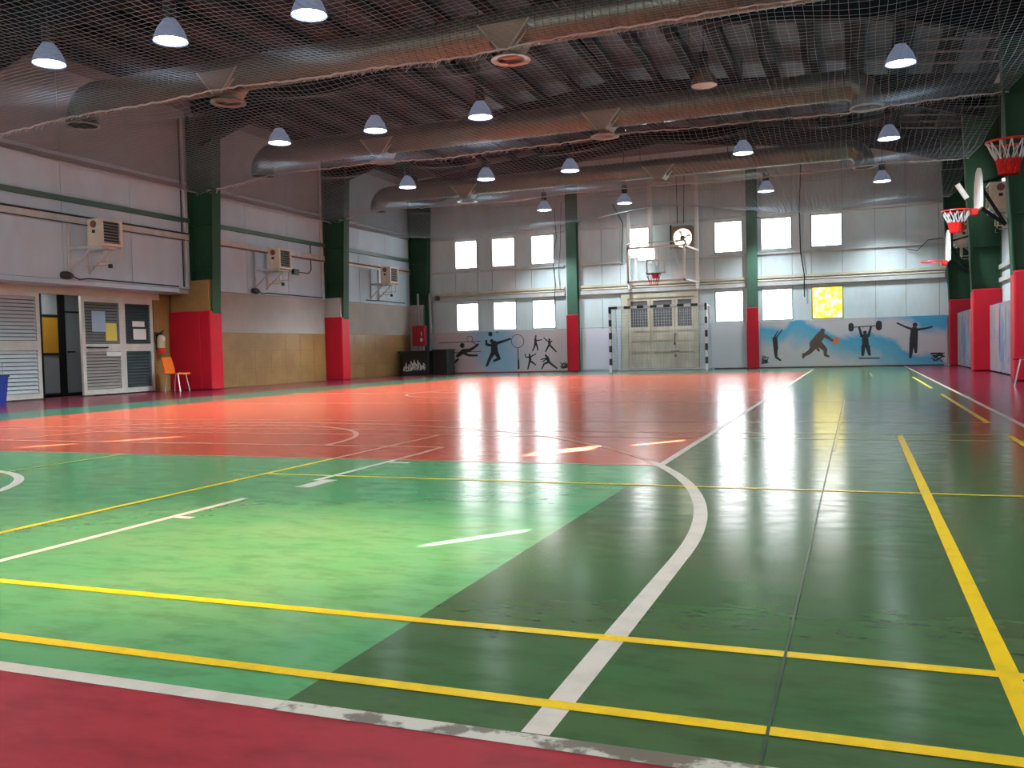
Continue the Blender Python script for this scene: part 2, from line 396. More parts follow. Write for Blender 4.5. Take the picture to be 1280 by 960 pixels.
# windows: frame, bright pane
M_frame = mat('window frame', (0.36, 0.36, 0.35), 0.5)
M_yframe = mat('yellow window frame', (0.42, 0.33, 0.06), 0.5)
for k, (x0, x1, z0, z1) in enumerate(wins):
    w = struct(thing('window_%d' % (k+1), '', 'window', ((x0+x1)/2, YB+0.06, z0)))
    del w['label']; del w['category']
    yel = (x0 > -1.4 and z0 < 2)
    fr = MB(); t = 0.028
    for a, b in (((x0, z0), (x1, z0+t)), ((x0, z1-t), (x1, z1)), ((x0, z0+t), (x0+t, z1-t)), ((x1-t, z0+t), (x1, z1-t))):
        fr.box((a[0], YB-0.015, a[1]), (b[0], YB+0.11, b[1]))
    fr.build('window_frame', M_yframe if yel else M_frame, w)
    B((x0+t, YB+0.07, z0+t), (x1-t, YB+0.085, z1-t)).build('pane', M_yellow if yel else M_pane, w)
    if yel:
        gm = MB()
        for j in range(1, 5): gm.tube([(x0+(x1-x0)*j/5, YB+0.05, z0+t), (x0+(x1-x0)*j/5, YB+0.05, z1-t)], 0.006, 5)
        for j in range(1, 4): gm.tube([(x0+t, YB+0.055, z0+(z1-z0)*j/4), (x1-t, YB+0.055, z0+(z1-z0)*j/4)], 0.006, 5)
        gm.build('grille', M_yframe, w)
    B((x0-0.05, YB-0.05, z0-0.05), (x1+0.05, YB-0.001, z0-0.015)).build('window_sill', M_backw, w)
# horizontal girts, cable trays and pipes on the back wall
n_trim = [0]
def trim(mb, m, **k):
    n_trim[0] += 1; return struct(mb.build('trim_%d' % n_trim[0], m, **k))
segs = [(-14.3, -9.3), (-8.75, -3.25), (-2.9, 2.45)]
for a, b in segs:
    trim(B((a, YB-0.07, 4.78), (b, YB-0.002, 4.86)), M_lightpaint)
    if a > -8.8 and a < -8.7:
        trim(B((a, YB-0.07, 3.59), (-7.25, YB-0.002, 3.66)), M_lightpaint); trim(B((-4.6, YB-0.07, 3.59), (b, YB-0.002, 3.66)), M_lightpaint)
    else: trim(B((a, YB-0.07, 3.59), (b, YB-0.002, 3.66)), M_lightpaint)
    trim(B((a, YB-0.09, 2.83), (b, YB-0.002, 2.91)), M_cream); trim(MB().tube([(a, YB-0.06, 2.76), (b, YB-0.06, 2.76)], 0.028), M_cream)
    trim(B((a, YB-0.10, 2.60), (b, YB-0.002, 2.72)), M_lightpaint)
struct(B((-14.4, YB-0.06, 0), (-9.25, YB-0.002, 0.035)).build('baseboard_back', M_darkred))
struct(B((-4.3, YB-0.06, 0), (2.4, YB-0.002, 0.035)).build('baseboard_back_right', mat('dark baseboard', (0.08, 0.03, 0.03), 0.6)))

# left wall: white panels above, plaster band, tile band; recessed glazed front in the near bay
DX = -15.75                                            # recessed door front
COLY = [0.05, 5.95, 11.85, 17.75, 23.65, 29.25]
left = wall_cells('X', YF, YB+0.2, 0, 8.0, [(YF, 17.95, 0, 2.44), ], XL-0.2, XL-0.03).build('wall_left', M_sheet); struct(left)
for i in range(len(COLY)-1):
    y0, y1 = COLY[i]+0.16, COLY[i+1]-0.16
    n = 3
    for j in range(n):
        a, b = y0+(y1-y0)*j/n, y0+(y1-y0)*(j+1)/n
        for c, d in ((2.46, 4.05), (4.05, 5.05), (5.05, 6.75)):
            B((XL-0.03, a+0.005, c+0.004), (XL, b-0.005, d-0.004)).build('wall_panel', M_white_dim if c > 5 else M_white, left)
    if i >= 3:
        B((XL-0.03, y0, 1.42), (XL-0.006, y1, 2.455)).build('plaster_band', M_beige, left)
        B((XL-0.03, y0, 0), (XL-0.012, y1, 1.42)).build('tile_bed', M_joint, left)
        nc = 8
        for r in range(3):
            off = 0.0
            for c in range(nc):
                a, b = y0+(y1-y0)*c/nc, y0+(y1-y0)*(c+1)/nc
                j = random.uniform(0, 0.003)
                B((XL-0.012, a+0.003, r*0.47+0.008), (XL+j, b-0.003, (r+1)*0.47)).build('tile', M_tile, left)
# white soffit over the glazed front and the recessed wall behind
struct(B((DX-0.1, YF, 2.36), (XL, 17.2, 2.455)).build('trim_soffit', M_white))
struct(B((DX-0.02, YF, 2.2), (DX+0.03, 17.2, 2.36)).build('trim_door_head', M_cream))
recess = struct(B((DX-0.15, 16.98, 0), (DX, 17.95, 2.36)).build('wall_recess', M_joint))
for r in range(5):
    B((DX, 17.0, r*0.47+0.006), (DX+0.012, 17.55, min((r+1)*0.47, 2.35))).build('tile', M_tile, recess)
struct(B((DX-0.15, 17.82, 0), (XL-0.03, 17.95, 2.44)).build('wall_recess_return', M_tile))
struct(B((DX-0.15, 17.18, 2.34), (XL-0.03, 17.95, 2.47)).build('trim_lintel', M_beige))
struct(B((DX-0.15, YF, 0), (DX, 12.4, 2.36)).build('wall_left_front', M_beige))
# corridor behind the opening
corr = MB()
corr.box((-18.2, 11.6, -0.1), (-18.05, 17.2, 2.5)).box((-18.2, 11.4, -0.1), (DX-0.15, 11.6, 2.5)).box((-18.2, 17.2, -0.1), (DX-0.15, 17.4, 2.5)).box((-18.2, 11.4, 2.5), (DX-0.02, 17.4, 2.6)).box((-18.2, 11.4, -0.15), (DX-0.02, 17.4, -0.02))
struct(corr.build('wall_corridor', M_void))

# right wall, with small gaps that let the sun in and windows
sunspots = [(-1.96, 6.5, 0.36, 0.30), (-1.55, 6.93, 0.12, 0.22), (-1.84, 6.93, 0.04, 0.12), (-1.47, 3.32, 0.10, 0.15), (-6.66, 6.47, 0.10, 0.42), (-7.4, 6.2, 0.05, 0.2)]
gaps = []
for sx, sy, w, h in sunspots:
    d = (XR - sx)/SUN_AZ.x
    gaps.append((sy + SUN_AZ.y*d - w/2, sy + SUN_AZ.y*d + w/2, d*math.tan(SUN_EL) - h/2, d*math.tan(SUN_EL) + h/2))
RW = [(3.9, 5.3, 3.9, 4.9), (8.0, 9.0, 4.0, 4.9), (21.9, 23.2, 3.7, 4.6), (14.0, 15.4, 3.75, 4.6)]
right = struct(wall_cells('X', YF, YB+0.2, 0, 8.0, gaps + RW, XR, XR+0.04).build('wall_right', M_backw))
nw = len(wins)
for k, (y0, y1, z0, z1) in enumerate(RW):
    w = struct(thing('window_%d' % (nw+k+1), '', 'window', (XR+0.03, (y0+y1)/2, z0))); del w['label']; del w['category']
    fr = MB(); t = 0.03
    fr.box((XR-0.03, y0, z0), (XR+0.08, y1, z0+t)).box((XR-0.03, y0, z1-t), (XR+0.08, y1, z1)).box((XR-0.03, y0, z0+t), (XR+0.08, y0+t, z1-t)).box((XR-0.03, y1-t, z0+t), (XR+0.08, y1, z1-t))
    for j in range(1, 4): fr.box((XR-0.03, y0+(y1-y0)*j/4-0.015, z0+t), (XR+0.02, y0+(y1-y0)*j/4+0.015, z1-t))
    fr.build('window_frame', M_lightpaint, w)
    B((XR+0.05, y0+t, z0+t), (XR+0.06, y1-t, z1-t)).build('pane', M_pane, w)
for a, b in ((12.0, 17.55), (17.95, 23.45), (23.85, 29.0)):
    trim(B((XR-0.07, a, 2.05), (XR-0.002, b, 2.15)), M_lightpaint); trim(B((XR-0.07, a, 2.35), (XR-0.002, b, 2.45)), M_lightpaint); trim(B((XR-0.07, a, 3.6), (XR-0.002, b, 3.68)), M_green); trim(B((XR-0.07, a, 4.8), (XR-0.002, b, 4.88)), M_green)
# front wall behind the camera with high glowing windows added to light the hall
FW = [(-14+2.6*k, -12.2+2.6*k, 3.4, 4.6) for k in range(6)]
front = struct(wall_cells('Y', XL-0.9, XR+0.2, 0, 8.1, FW, YF-0.15, YF).build('wall_front', M_white))
for k, (x0, x1, z0, z1) in enumerate(FW):
    w = struct(thing('window_%d' % (nw+len(RW)+k+1), '', 'window', ((x0+x1)/2, YF-0.1, z0))); del w['label']; del w['category']
    fr = MB(); t = 0.03
    fr.box((x0, YF-0.12, z0), (x1, YF+0.01, z0+t)).box((x0, YF-0.12, z1-t), (x1, YF+0.01, z1)).box((x0, YF-0.12, z0+t), (x0+t, YF+0.01, z1-t)).box((x1-t, YF-0.12, z0+t), (x1, YF+0.01, z1-t))
    fr.build('window_frame', M_frame, w)
    B((x0+t, YF-0.1, z0+t), (x1-t, YF-0.09, z1-t)).build('pane', M_pane_fill, w)

# ------------------------------------------------------------------ roof
ceil = MB()
for xa, xb in ((XL-0.3, RIDGE_X), (RIDGE_X, XR+0.3)):
    za, zb = roof_z(xa)+0.32, roof_z(xb)+0.32
    ceil.prism([(xa, za), (xb, zb), (xb, zb+0.1), (xa, za+0.1)], 'Y', YF-0.2, YB+0.25)
ceiling = struct(ceil.build('ceiling', M_dark))
NP = 9
pur_x = [XL+0.25+(RIDGE_X-XL-0.4)*k/NP for k in range(NP+1)] + [RIDGE_X+0.15+(XR-RIDGE_X-0.4)*k/NP for k in range(NP+1)]
for x in pur_x:
    z = roof_z(x)
    MB().box((x-0.012, YF, z-0.03), (x+0.012, YB, z+0.24)).box((x-0.012, YF, z-0.03), (x+0.24, YB, z-0.015)).box((x-0.16, YF, z+0.225), (x+0.012, YB, z+0.24)).build('purlin', M_dark, ceiling)
sheet_y = [8, 10, 11.85, 13.8, 15.8, 17.75, 19.7, 21.7, 23.65, 25.6, 27.5, 29.35]
for a, b in zip(pur_x, pur_x[1:]):
    if b-a < 0.4: continue
    za, zb = roof_z(a)+0.25, roof_z(b)+0.25
    for c, d in zip(sheet_y, sheet_y[1:]):
        MB().prism([(a+0.02, za), (b-0.02, zb), (b-0.02, zb+0.03), (a+0.02, za+0.03)], 'Y', c+0.012, d-0.012).build('roof_sheet', M_roof_shade if (a < -10.2 or (c < 11.5 and a < -9)) else M_roof, ceiling)
for Y in COLY[1:]:
    if Y > 29: Y = 29.2
    pts_b = [(XL+0.35, roof_z(XL)-1.0), (XL+2.6, roof_z(XL+2.6)-0.62), (RIDGE_X, roof_z(RIDGE_X)-0.5), (XR-2.6, roof_z(XR-2.6)-0.62), (XR-0.35, roof_z(XR)-1.0)]
    pts_t = [(XR-0.05, roof_z(XR)+0.01), (RIDGE_X, roof_z(RIDGE_X)+0.01), (XL+0.05, roof_z(XL)+0.01)]
    rf = MB().prism(pts_b + pts_t, 'Y', Y-0.012, Y+0.012)
    for (xa, za), (xb, zb) in zip(pts_b, pts_b[1:]): rf.prism([(xa, za), (xb, zb), (xb, zb+0.02), (xa, za+0.02)], 'Y', Y-0.11, Y+0.11)
    rf.build('rafter', M_dark, ceiling)
    if 11 < Y < 29:
        br = MB()
        for k in range(3): br.bar((XR-2.0, Y+0.8+0.9*k, 6.35+0.04*k), (XR-0.1, Y+0.8+0.9*k, 6.15+0.04*k), 0.035, 0.035)
        br.build('tie_rod', M_greyrail, ceiling)

# ------------------------------------------------------------------ columns
def side_column(Y, side, label, pad=True, clad=False, padw=0.0, n=None):
    """tapered portal column: outer flange on the wall, web, sloping inner flange"""
    xw = XL if side < 0 else XR; d = -side
    xi0 = xw + d*0.52; xi1 = xw + d*0.80; zt = ZE-0.25
    t = thing('steel_column', label, 'column', (xw + d*0.25, Y, 0), 'green steel columns')
    MB().prism([(xw + d*0.005, 0), (xi0, 0), (xi1, zt), (xw + d*0.005, zt)], 'Y', Y-0.012, Y+0.012).build('web', M_green, t)
    MB().prism([(xi0, 0), (xi0+d*0.022, 0), (xi1+d*0.022, zt), (xi1, zt)], 'Y', Y-0.15, Y+0.15).build('inner_flange', M_green, t)
    B((xw+d*0.002, Y-0.15, 0), (xw+d*0.02, Y+0.15, zt)).build('outer_flange', M_green, t)
    for z in (2.9, 3.98): B((xw+d*0.02, Y-0.14, z), (xw+d*0.55, Y+0.14, z+0.015)).build('stiffener', M_green, t)
    if clad: B((xw-0.3 if side < 0 and clad < 2.55 else xw-0.60, Y-0.19, 0), (xi0+d*0.028, Y-0.02, clad)).build('cladding', M_tile if clad > 2.55 else M_beige, t)
    if pad:
        p = MB()
        xa = xw - d*padw + d*0.005
        p.box((xa, Y-0.25, 0.01), (xi0+d*0.10, Y+0.19, 1.92))
        p.build('crash_pad', M_pad, t, bevel=0.03, label='red vinyl padding')
        if padw: B((xa+0.01, Y-0.262, 0.03), (xi0-0.22, Y-0.25, 1.90)).build('pad_panel', M_pad, t, bevel=0.01)
    return t
side_column(17.75, -1, 'green steel column behind the orange chair, with broad red pad and brown tiled base', True, 2.66, 0.62)
side_column(23.65, -1, 'green steel column on the left wall between the second and third heaters', True, 2.5)
side_column(29.2, -1, 'green steel column in the left corner above the red hose cabinet, no pad', False, 2.5)
side_column(11.85, 1, 'green steel column on the right wall carrying the nearest basketball hoop')
side_column(17.75, 1, 'green steel column on the right wall at the photo edge, behind the tan heater')
side_column(23.65, 1, 'green steel column on the right wall between the two blue grey mural panels')
side_column(29.15, 1, 'green steel column in the far right corner beside the blue mural')
for x0, x1, lab in ((-9.17, -8.81, 'green steel column on the back wall left of the goal, red pad at its foot'),
                    (-3.22, -2.90, 'green steel column on the back wall right of the goal, red pad at its foot')):
    t = thing('steel_column', lab, 'column', ((x0+x1)/2, YB-0.15, 0), 'green steel columns')
    B((x0, YB-0.24, 0), (x1, YB-0.22, 7.0)).build('inner_flange', M_green2, t)
    B(((x0+x1)/2-0.012, YB-0.22, 0), ((x0+x1)/2+0.012, YB-0.03, 7.0)).build('web', M_green2, t)
    B((x0, YB-0.03, 0), (x1, YB-0.004, 7.0)).build('outer_flange', M_green2, t)
    B((x0-0.02, YB-0.32, 0.01), (x1+0.03, YB-0.245, 1.93)).build('crash_pad', M_pad, t, bevel=0.02, label='red vinyl padding')

# rails and pipes along the left wall
def lw_pipe(z, r, m, y0, y1): trim(MB().tube([(XL+0.05+r, y0, z), (XL+0.05+r, y1, z)], r, 8), m)
for a, b in ((6.1, 11.68), (12.02, 17.55), (17.93, 23.47), (23.83, 29.0)):
    trim(B((XL, a, 4.05), (XL+0.09, b, 4.15)), M_pipe)
    trim(B((XL, a, 4.86), (XL+0.06, b, 4.95)), M_greyrail)
    trim(B((XL, a, 3.60), (XL+0.05, b, 3.78)), M_lightpaint)
lw_pipe(3.62, 0.022, M_rust, 18.0, 23.4); lw_pipe(3.70, 0.025, M_rust, 23.9, 28.9)
lw_pipe(3.78, 0.02, M_black, 12.1, 17.5); lw_pipe(3.62, 0.012, M_black, 12.1, 17.5)
trim(MB().tube([(XL+0.05, 17.42, 2.5), (XL+0.05, 17.42, 6.5)], 0.03), M_lightpaint); trim(MB().tube([(XL+0.03, 17.33, 2.5), (XL+0.03, 17.33, 6.5)], 0.015), M_black)
trim(MB().tube([(XL+0.05, 23.3, 2.5), (XL+0.05, 23.3, 6.5)], 0.03), M_lightpaint)
trim(MB().tube([(-14.72, 28.95, 1.75), (-14.72, 28.95, 2.9)], 0.045), M_greyrail); trim(MB().tube([(-14.32, 29.1, 1.5), (-14.32, 29.1, 2.9)], 0.05), M_greyrail)
B((XL+0.08, 17.98, 3.45), (XL+0.6, 18.02, 4.0))
trim(MB().bar((-14.55, 17.98, 4.05), (-14.62, 17.98, 3.7), 0.03, 0.1), M_cream)

# ------------------------------------------------------------------ gate in the back wall
g = struct(thing('door_1', '', 'door', ((GATE[0]+GATE[1])/2, YB, 0))); del g['label']; del g['category']
fr = MB()
fr.box((-7.34, YB-0.06, 0), (-7.12, YB+0.02, 2.58)).box((-4.92, YB-0.06, 0), (-4.78, YB+0.02, 2.58)).box((-7.12, YB-0.06, 2.40), (-4.92, YB+0.02, 2.58))
fr.build('door_frame', M_cream, g)
M_gate = mat('gate cream rust', (0.70, 0.62, 0.49), 0.55, var=0.8, vscale=2.0, col2=(0.50, 0.41, 0.30), stretch=(1.4,1,0.6))
M_mesh_dark = mat('gate glass dark', (0.13, 0.13, 0.15), 0.4)
leafs = [(-7.12, -6.37), (-6.36, -5.56), (-5.55, -4.92)]
B((-7.12, YB+0.04, 0.03), (-4.9, YB+0.06, 2.44)).build('backing_sheet', M_sheet, g)
for li, (a, b) in enumerate(leafs):
    lf = MB()
    lf.box((a, YB-0.03, 0.06), (a+0.09, YB+0.02, 2.39)).box((b-0.09, YB-0.03, 0.06), (b, YB+0.02, 2.39))
    for z0, z1 in ((0.06, 0.14), (0.60, 0.66), (0.98, 1.04), (1.30, 1.44), (2.30, 2.39)): lf.box((a+0.09, YB-0.03, z0), (b-0.09, YB+0.02, z1))
    leaf = lf.build('gate_leaf', M_gate, g)
    for z0, z1 in ((0.14, 0.60), (0.66, 0.98), (1.04, 1.30)): B((a+0.09, YB-0.012, z0), (b-0.09, YB+0.012, z1)).build('panel', M_gate, leaf)
    B((a+0.09, YB-0.005, 1.44), (b-0.09, YB+0.012, 2.30)).build('pane', M_mesh_dark, leaf)
    gm = MB(); n = 7
    for k in range(1, n): gm.box((a+0.09+(b-a-0.18)*k/n-0.006, YB-0.02, 1.44), (a+0.09+(b-a-0.18)*k/n+0.006, YB-0.008, 2.0))
    for k in range(1, 6): gm.box((a+0.09, YB-0.024, 1.44+0.56*k/6-0.005), (b-0.09, YB-0.012, 1.44+0.56*k/6+0.005))
    gm.build('grille', M_lightpaint, leaf)
lk = MB().tube([(-5.50, YB-0.06, 1.18), (-5.57, YB-0.06, 1.18), (-5.57, YB-0.06, 0.85)], 0.016).box((-5.60, YB-0.07, 0.82), (-5.54, YB-0.03, 0.9)).tube([(-5.7, YB-0.05, 0.62), (-5.42, YB-0.05, 0.62)], 0.016).box((-5.58, YB-0.06, 0.42), (-5.52, YB-0.03, 0.5))
lk.build('bolt', M_rust, g)
struct(B((-7.36, YB-0.12, -0.005), (-4.76, YB-0.06, 0.03)).build('trim_threshold', M_greyrail))

# ------------------------------------------------------------------ glazed front in the left wall (door_2 sliding leaves)
dd = struct(thing('door_2', '', 'door', (DX, 14.5, 0))); del dd['label']; del dd['category']
def louvre_leaf(y0, y1, zones_, name='door_leaf'):
    f = MB(); x0, x1 = DX-0.03, DX+0.03
    t = 0.09
    f.box((x0, y0, 0.03), (x1, y0+t, 2.2)).box((x0, y1-t, 0.03), (x1, y1, 2.2))
    zs = [0.03] + [z for a, b, *_ in zones_ for z in (a, b)] + [2.2]
    for k in range(0, len(zs), 2): f.box((x0, y0+t, zs[k]), (x1, y1-t, zs[k+1]))
    leaf = f.build(name, M_alu, dd)
    for a, b, m, n in zones_:
        B((DX-0.028, y0+t, a), (DX-0.022, y1-t, b)).build('backing_glass', M_void, leaf)
        sh = None
        for k in range(n):
            z = a + (b-a)*(k+0.5)/n; h = (b-a)/n
            s = MB().add([(DX-0.018, y0+t, z+h*0.42), (DX-0.018, y1-t, z+h*0.42), (DX+0.02, y1-t, z-h*0.38), (DX+0.02, y0+t, z-h*0.38),
                          (DX-0.012, y0+t, z+h*0.46), (DX-0.012, y1-t, z+h*0.46), (DX+0.026, y1-t, z-h*0.34), (DX+0.026, y0+t, z-h*0.34)],
                         [(0,1,2,3),(7,6,5,4),(0,4,5,1),(1,5,6,2),(2,6,7,3),(3,7,4,0)])
            s.build('louvre_slat', m, leaf)
    return leaf
louvre_leaf(12.4, 13.78, [(0.14, 1.02, M_glass, 11), (1.22, 2.12, M_glass, 12)])
lr = louvre_leaf(14.84, 16.0, [(0.14, 0.98, mat('louvre warm grey', (0.30, 0.27, 0.24), 0.4), 12), (1.15, 2.08, M_glassd, 14)])
louvre_leaf(16.0, 16.96, [(0.14, 0.98, M_glassdk, 12), (1.15, 2.08, M_glassdk, 14)])
MB().tube([(DX+0.03, 14.95, 1.07), (DX+0.08, 14.97, 1.07), (DX+0.08, 15.5, 1.07), (DX+0.03, 15.52, 1.07)], 0.018).build('door_handle', M_black, lr)
# inner partition with orange pane, seen through the opening
pt = struct(thing('door_3', '', 'door', (-17.0, 14.5, 0))); del pt['label']; del pt['category']
f = MB(); X0 = -17.0
for y in (13.3, 14.10, 14.88, 15.36, 15.50, 16.3): f.box((X0-0.03, y, 0), (X0+0.03, y+0.05, 2.4))
f.box((X0-0.03, 15.41, 0), (X0+0.03, 15.50, 2.4))
for z in (0.02, 0.93, 1.80): f.box((X0-0.025, 13.3, z), (X0+0.025, 15.36, z+0.05))
for z in (0.02, 1.90): f.box((X0-0.025, 15.5, z), (X0+0.025, 16.3, z+0.04))
f.build('door_frame', M_black, pt)
M_part = mat('partition grey', (0.30, 0.34, 0.35), 0.5); M_amber = mat('amber pane', (0.55, 0.28, 0.03), 0.4)
cl = bpy.data.lights.new('corridor_light', 'AREA'); cl.energy = 14; cl.size = 0.6; clo = bpy.data.objects.new('corridor_light', cl); COL.objects.link(clo); clo.location = (-16.5, 14.4, 2.47)  # unseen area light added to brighten the corridor
for a, b in ((13.35, 14.10), (14.15, 14.88), (14.93, 15.36)):
    for c, d in ((0.07, 0.93), (0.98, 1.80), (1.85, 2.4)):
        B((X0-0.01, a, c), (X0+0.01, b, d)).build('panel', M_amber if (c == 0.98 and a > 14.1) else M_part, pt)
for c, d in ((0.06, 1.90), (1.94, 2.4)): B((X0-0.01, 15.55, c), (X0+0.01, 16.3, d)).build('panel', M_part, pt)
MB().tube([(X0+0.03, 15.6, 1.0), (X0+0.08, 15.6, 1.0), (X0+0.08, 15.75, 1.0)], 0.018).build('door_handle', M_black, pt)
# notices behind the louvres
def sheet(y0, y1, z0, z1, m, label):
    tag(B((DX+0.03, y0, z0), (DX+0.033, y1, z1)).build('notice', m), label, 'notice')
sheet(15.12, 15.5, 1.42, 1.88, M_paperb, 'pale blue notice on the upper louvres of the glazed door')
sheet(15.5, 15.82, 1.22, 1.62, M_papery, 'yellow notice on the louvres, right of the pale blue one')
sheet(16.3, 16.68, 1.55, 1.68, M_paper, 'small white notice on the rightmost louvre panel, upper of two')
sheet(16.32, 16.72, 1.25, 1.50, M_paper, 'larger white notice on the rightmost louvre panel, lower of two')
sheet(15.5, 15.92, 0.88, 0.97, M_paper, 'narrow cream label strip below the door handle')

# ------------------------------------------------------------------ mural panels
def mural_mat(name, cols, pos, scale=0.35, rot=0.6, gx=0.0, gz=0.0, amp=1.0):
    m = mat(name, cols[0], 0.5); nt = m.node_tree; b = nt.nodes['Principled BSDF']
    tc = nt.nodes.new('ShaderNodeTexCoord'); mp = nt.nodes.new('ShaderNodeMapping')
    mp.inputs['Rotation'].default_value = (0, rot, 0)
    n = nt.nodes.new('ShaderNodeTexNoise'); n.inputs['Scale'].default_value = scale; n.inputs['Detail'].default_value = 5; n.inputs['Distortion'].default_value = 0.6
    cr = nt.nodes.new('ShaderNodeValToRGB'); cr.color_ramp.elements[0].position = pos[0]; cr.color_ramp.elements[1].position = pos[-1]
    cr.color_ramp.elements[0].color = (*cols[0], 1); cr.color_ramp.elements[1].color = (*cols[-1], 1)
    for c, p in zip(cols[1:-1], pos[1:-1]): e = cr.color_ramp.elements.new(p); e.color = (*c, 1)
    nt.links.new(tc.outputs['Object'], mp.inputs[0]); nt.links.new(mp.outputs[0], n.inputs['Vector'])
    sx = nt.nodes.new('ShaderNodeSeparateXYZ'); nt.links.new(tc.outputs['Object'], sx.inputs[0])
    def mad(a, k, c):
        q = nt.nodes.new('ShaderNodeMath'); q.operation = 'MULTIPLY_ADD'; nt.links.new(a, q.inputs[0]); q.inputs[1].default_value = k
        if isinstance(c, float): q.inputs[2].default_value = c
        else: nt.links.new(c, q.inputs[2])
        return q.outputs[0]
    v = mad(sx.outputs[0], gx, mad(sx.outputs[2], gz, mad(n.outputs[0], amp, 0.5-0.5*amp)))
    nt.links.new(v, cr.inputs[0]); nt.links.new(cr.outputs[0], b.inputs['Base Color'])
    return m
PINK = (0.52, 0.40, 0.40)
M_mur1 = mural_mat('mural pink blue', [PINK, (0.55, 0.43, 0.42), (0.30, 0.44, 0.56), (0.24, 0.40, 0.54), (0.50, 0.42, 0.45), PINK], (0.1, 0.34, 0.42, 0.55, 0.64, 0.9), 0.5, 0.6, 0.16, 0.03, 0.25)
M_mur2 = mural_mat('mural blue grey', [(0.50, 0.48, 0.47), (0.48, 0.46, 0.45), (0.12, 0.36, 0.48), (0.06, 0.32, 0.50), (0.48, 0.45, 0.46), (0.47, 0.43, 0.45), (0.05, 0.30, 0.50)], (0.28, 0.52, 0.62, 0.69, 0.73, 0.86, 0.95), 0.6, 0.6, 0.06, 0.22, 0.45)
M_mur3 = mural_mat('mural drips', [(0.22, 0.18, 0.20), (0.27, 0.23, 0.26), (0.10, 0.15, 0.24), (0.06, 0.17, 0.28)], (0.35, 0.5, 0.58, 0.7), 1.4)
def cap(p, r0, q, r1, n=7):
    (x0, z0), (x1, z1) = p, q; a = math.atan2(z1-z0, x1-x0); poly = []
    for k in range(n+1): t = a + PI/2 + PI*k/n; poly.append((x0+r0*math.cos(t), z0+r0*math.sin(t)))
    for k in range(n+1): t = a - PI/2 + PI*k/n; poly.append((x1+r1*math.cos(t), z1+r1*math.sin(t)))
    return poly
class Draw:
    """flat painted figure; drawing units are mapped onto the panel in metres"""
    def __init__(s, fx, y): s.fx = fx; s.y = y; s.mb = MB(); s.k = 0
    def limb(s, *pts):
        for (x0, z0, r0), (x1, z1, r1) in zip(pts, pts[1:]):
            p, q, sc = s.fx(x0, z0), s.fx(x1, z1), s.fx.sc
            s.mb.prism(cap(p, r0*sc, q, r1*sc), 'Y', s.y-0.0015-0.00015*(s.k % 8), s.y+0.001); s.k += 1
        return s
    def dot(s, x, z, r): return s.limb((x, z, r), (x+0.01, z, r))
    def ring(s, x, z, r, w, n=28):
        pts = [(x+r*math.cos(2*PI*k/n), z+r*math.sin(2*PI*k/n), w) for k in range(n+1)]; return s.limb(*pts)
    def scribble(s, x, z, w, h, seed, n=22, r=2.2):
        rr = random.Random(seed); pts = []
        for k in range(n): pts.append((x+w*(0.5+0.5*math.sin(k*1.9+rr.random())) , z+h*rr.random(), r*rr.uniform(0.6, 1.3)))
        return s.limb(*pts)
    def done(s, name, m, parent): return s.mb.build(name, m, parent)
def fx1(u, v): return (-14.42+0.0045*u, (452-0.0186*u-v)*0.00437)
fx1.sc = 0.0045
def fx2(u, v): return (-3.09+0.00465*u, (398-0.0212*u-v)*0.00515)
fx2.sc = 0.0048
PY = YB-0.045
mu = thing('mural_panel', 'long pink and pale blue mural panel with black sports figures, left of the goal', 'mural', (-11.8, YB-0.02, 0))
B((-14.35, PY, 0.04), (-9.22, YB-0.003, 1.47)).build('board', M_mur1, mu)
d = Draw(fx1, PY); d.dot(270, 218, 20).limb((225,303,13),(275,268,20),(335,256,12)).limb((335,256,13),(372,236,10),(405,212,9)).limb((290,285,11),(330,300,9),(395,300,8)).limb((130,375,9),(190,332,9)).limb((110,440,11),(150,395,11),(230,332,9)).done('diver_figure', M_print, mu)
Draw(fx1, PY).limb((65,197,2.5),(430,185,2.5)).limb((135,275,2.5),(430,268,2.5)).ring(338,165,24,2).limb((352,187,2.5),(395,215,3)).done('court_net_lines', M_print, mu)
Draw(fx1, PY).dot(525,185,16).limb((545,208,26),(545,268,30)).limb((510,218,11),(480,212,10),(478,182,9)).limb((568,202,13),(625,186,9),(680,168,8)).limb((532,282,19),(507,322,13),(478,382,10)).limb((560,280,19),(585,325,12),(540,345,9)).done('smash_figure', M_print, mu)
Draw(fx1, PY).dot(515,128,18).done('shuttlecock', M_print, mu); Draw(fx1, PY).limb((565,113,4),(582,111,4)).done('motion_mark', M_print, mu)
Draw(fx1, PY).ring(742,187,52,2.2).limb((742,240,3),(745,340,4)).limb((745,340,7),(745,405,8)).done('racket', M_print, mu)
Draw(fx1, PY).dot(893,150,8).limb((890,168,9),(890,205,10)).limb((895,185,5),(940,178,4)).limb((886,212,8),(880,235,6),(865,264,5)).limb((896,212,8),(903,235,6),(908,260,5)).done('player_figure', M_print, mu)
Draw(fx1, PY).dot(1003,178,9).limb((1003,195,11),(1003,222,10)).limb((998,197,5),(958,165,4)).limb((1010,197,5),(1024,190,4)).limb((996,226,8),(970,272,5)).limb((1010,226,8),(1055,273,5)).done('player_figure', M_print, mu)
Draw(fx1, PY).dot(838,297,8).limb((840,313,11),(843,345,10)).limb((834,316,5),(806,316,4),(800,292,4)).limb((848,312,5),(890,290,4)).limb((837,350,8),(822,410,5)).limb((848,350,8),(885,376,5)).done('player_figure', M_print, mu)
Draw(fx1, PY).dot(972,303,9).limb((982,318,12),(995,352,12)).limb((975,325,5),(930,335,4)).limb((974,333,5),(944,352,4)).limb((985,358,9),(955,370,7),(938,407,5)).limb((1000,360,9),(1058,404,6)).done('player_figure', M_print, mu)
Draw(fx1, PY).scribble(1085,355,75,52,3,26).done('signature', M_print, mu)
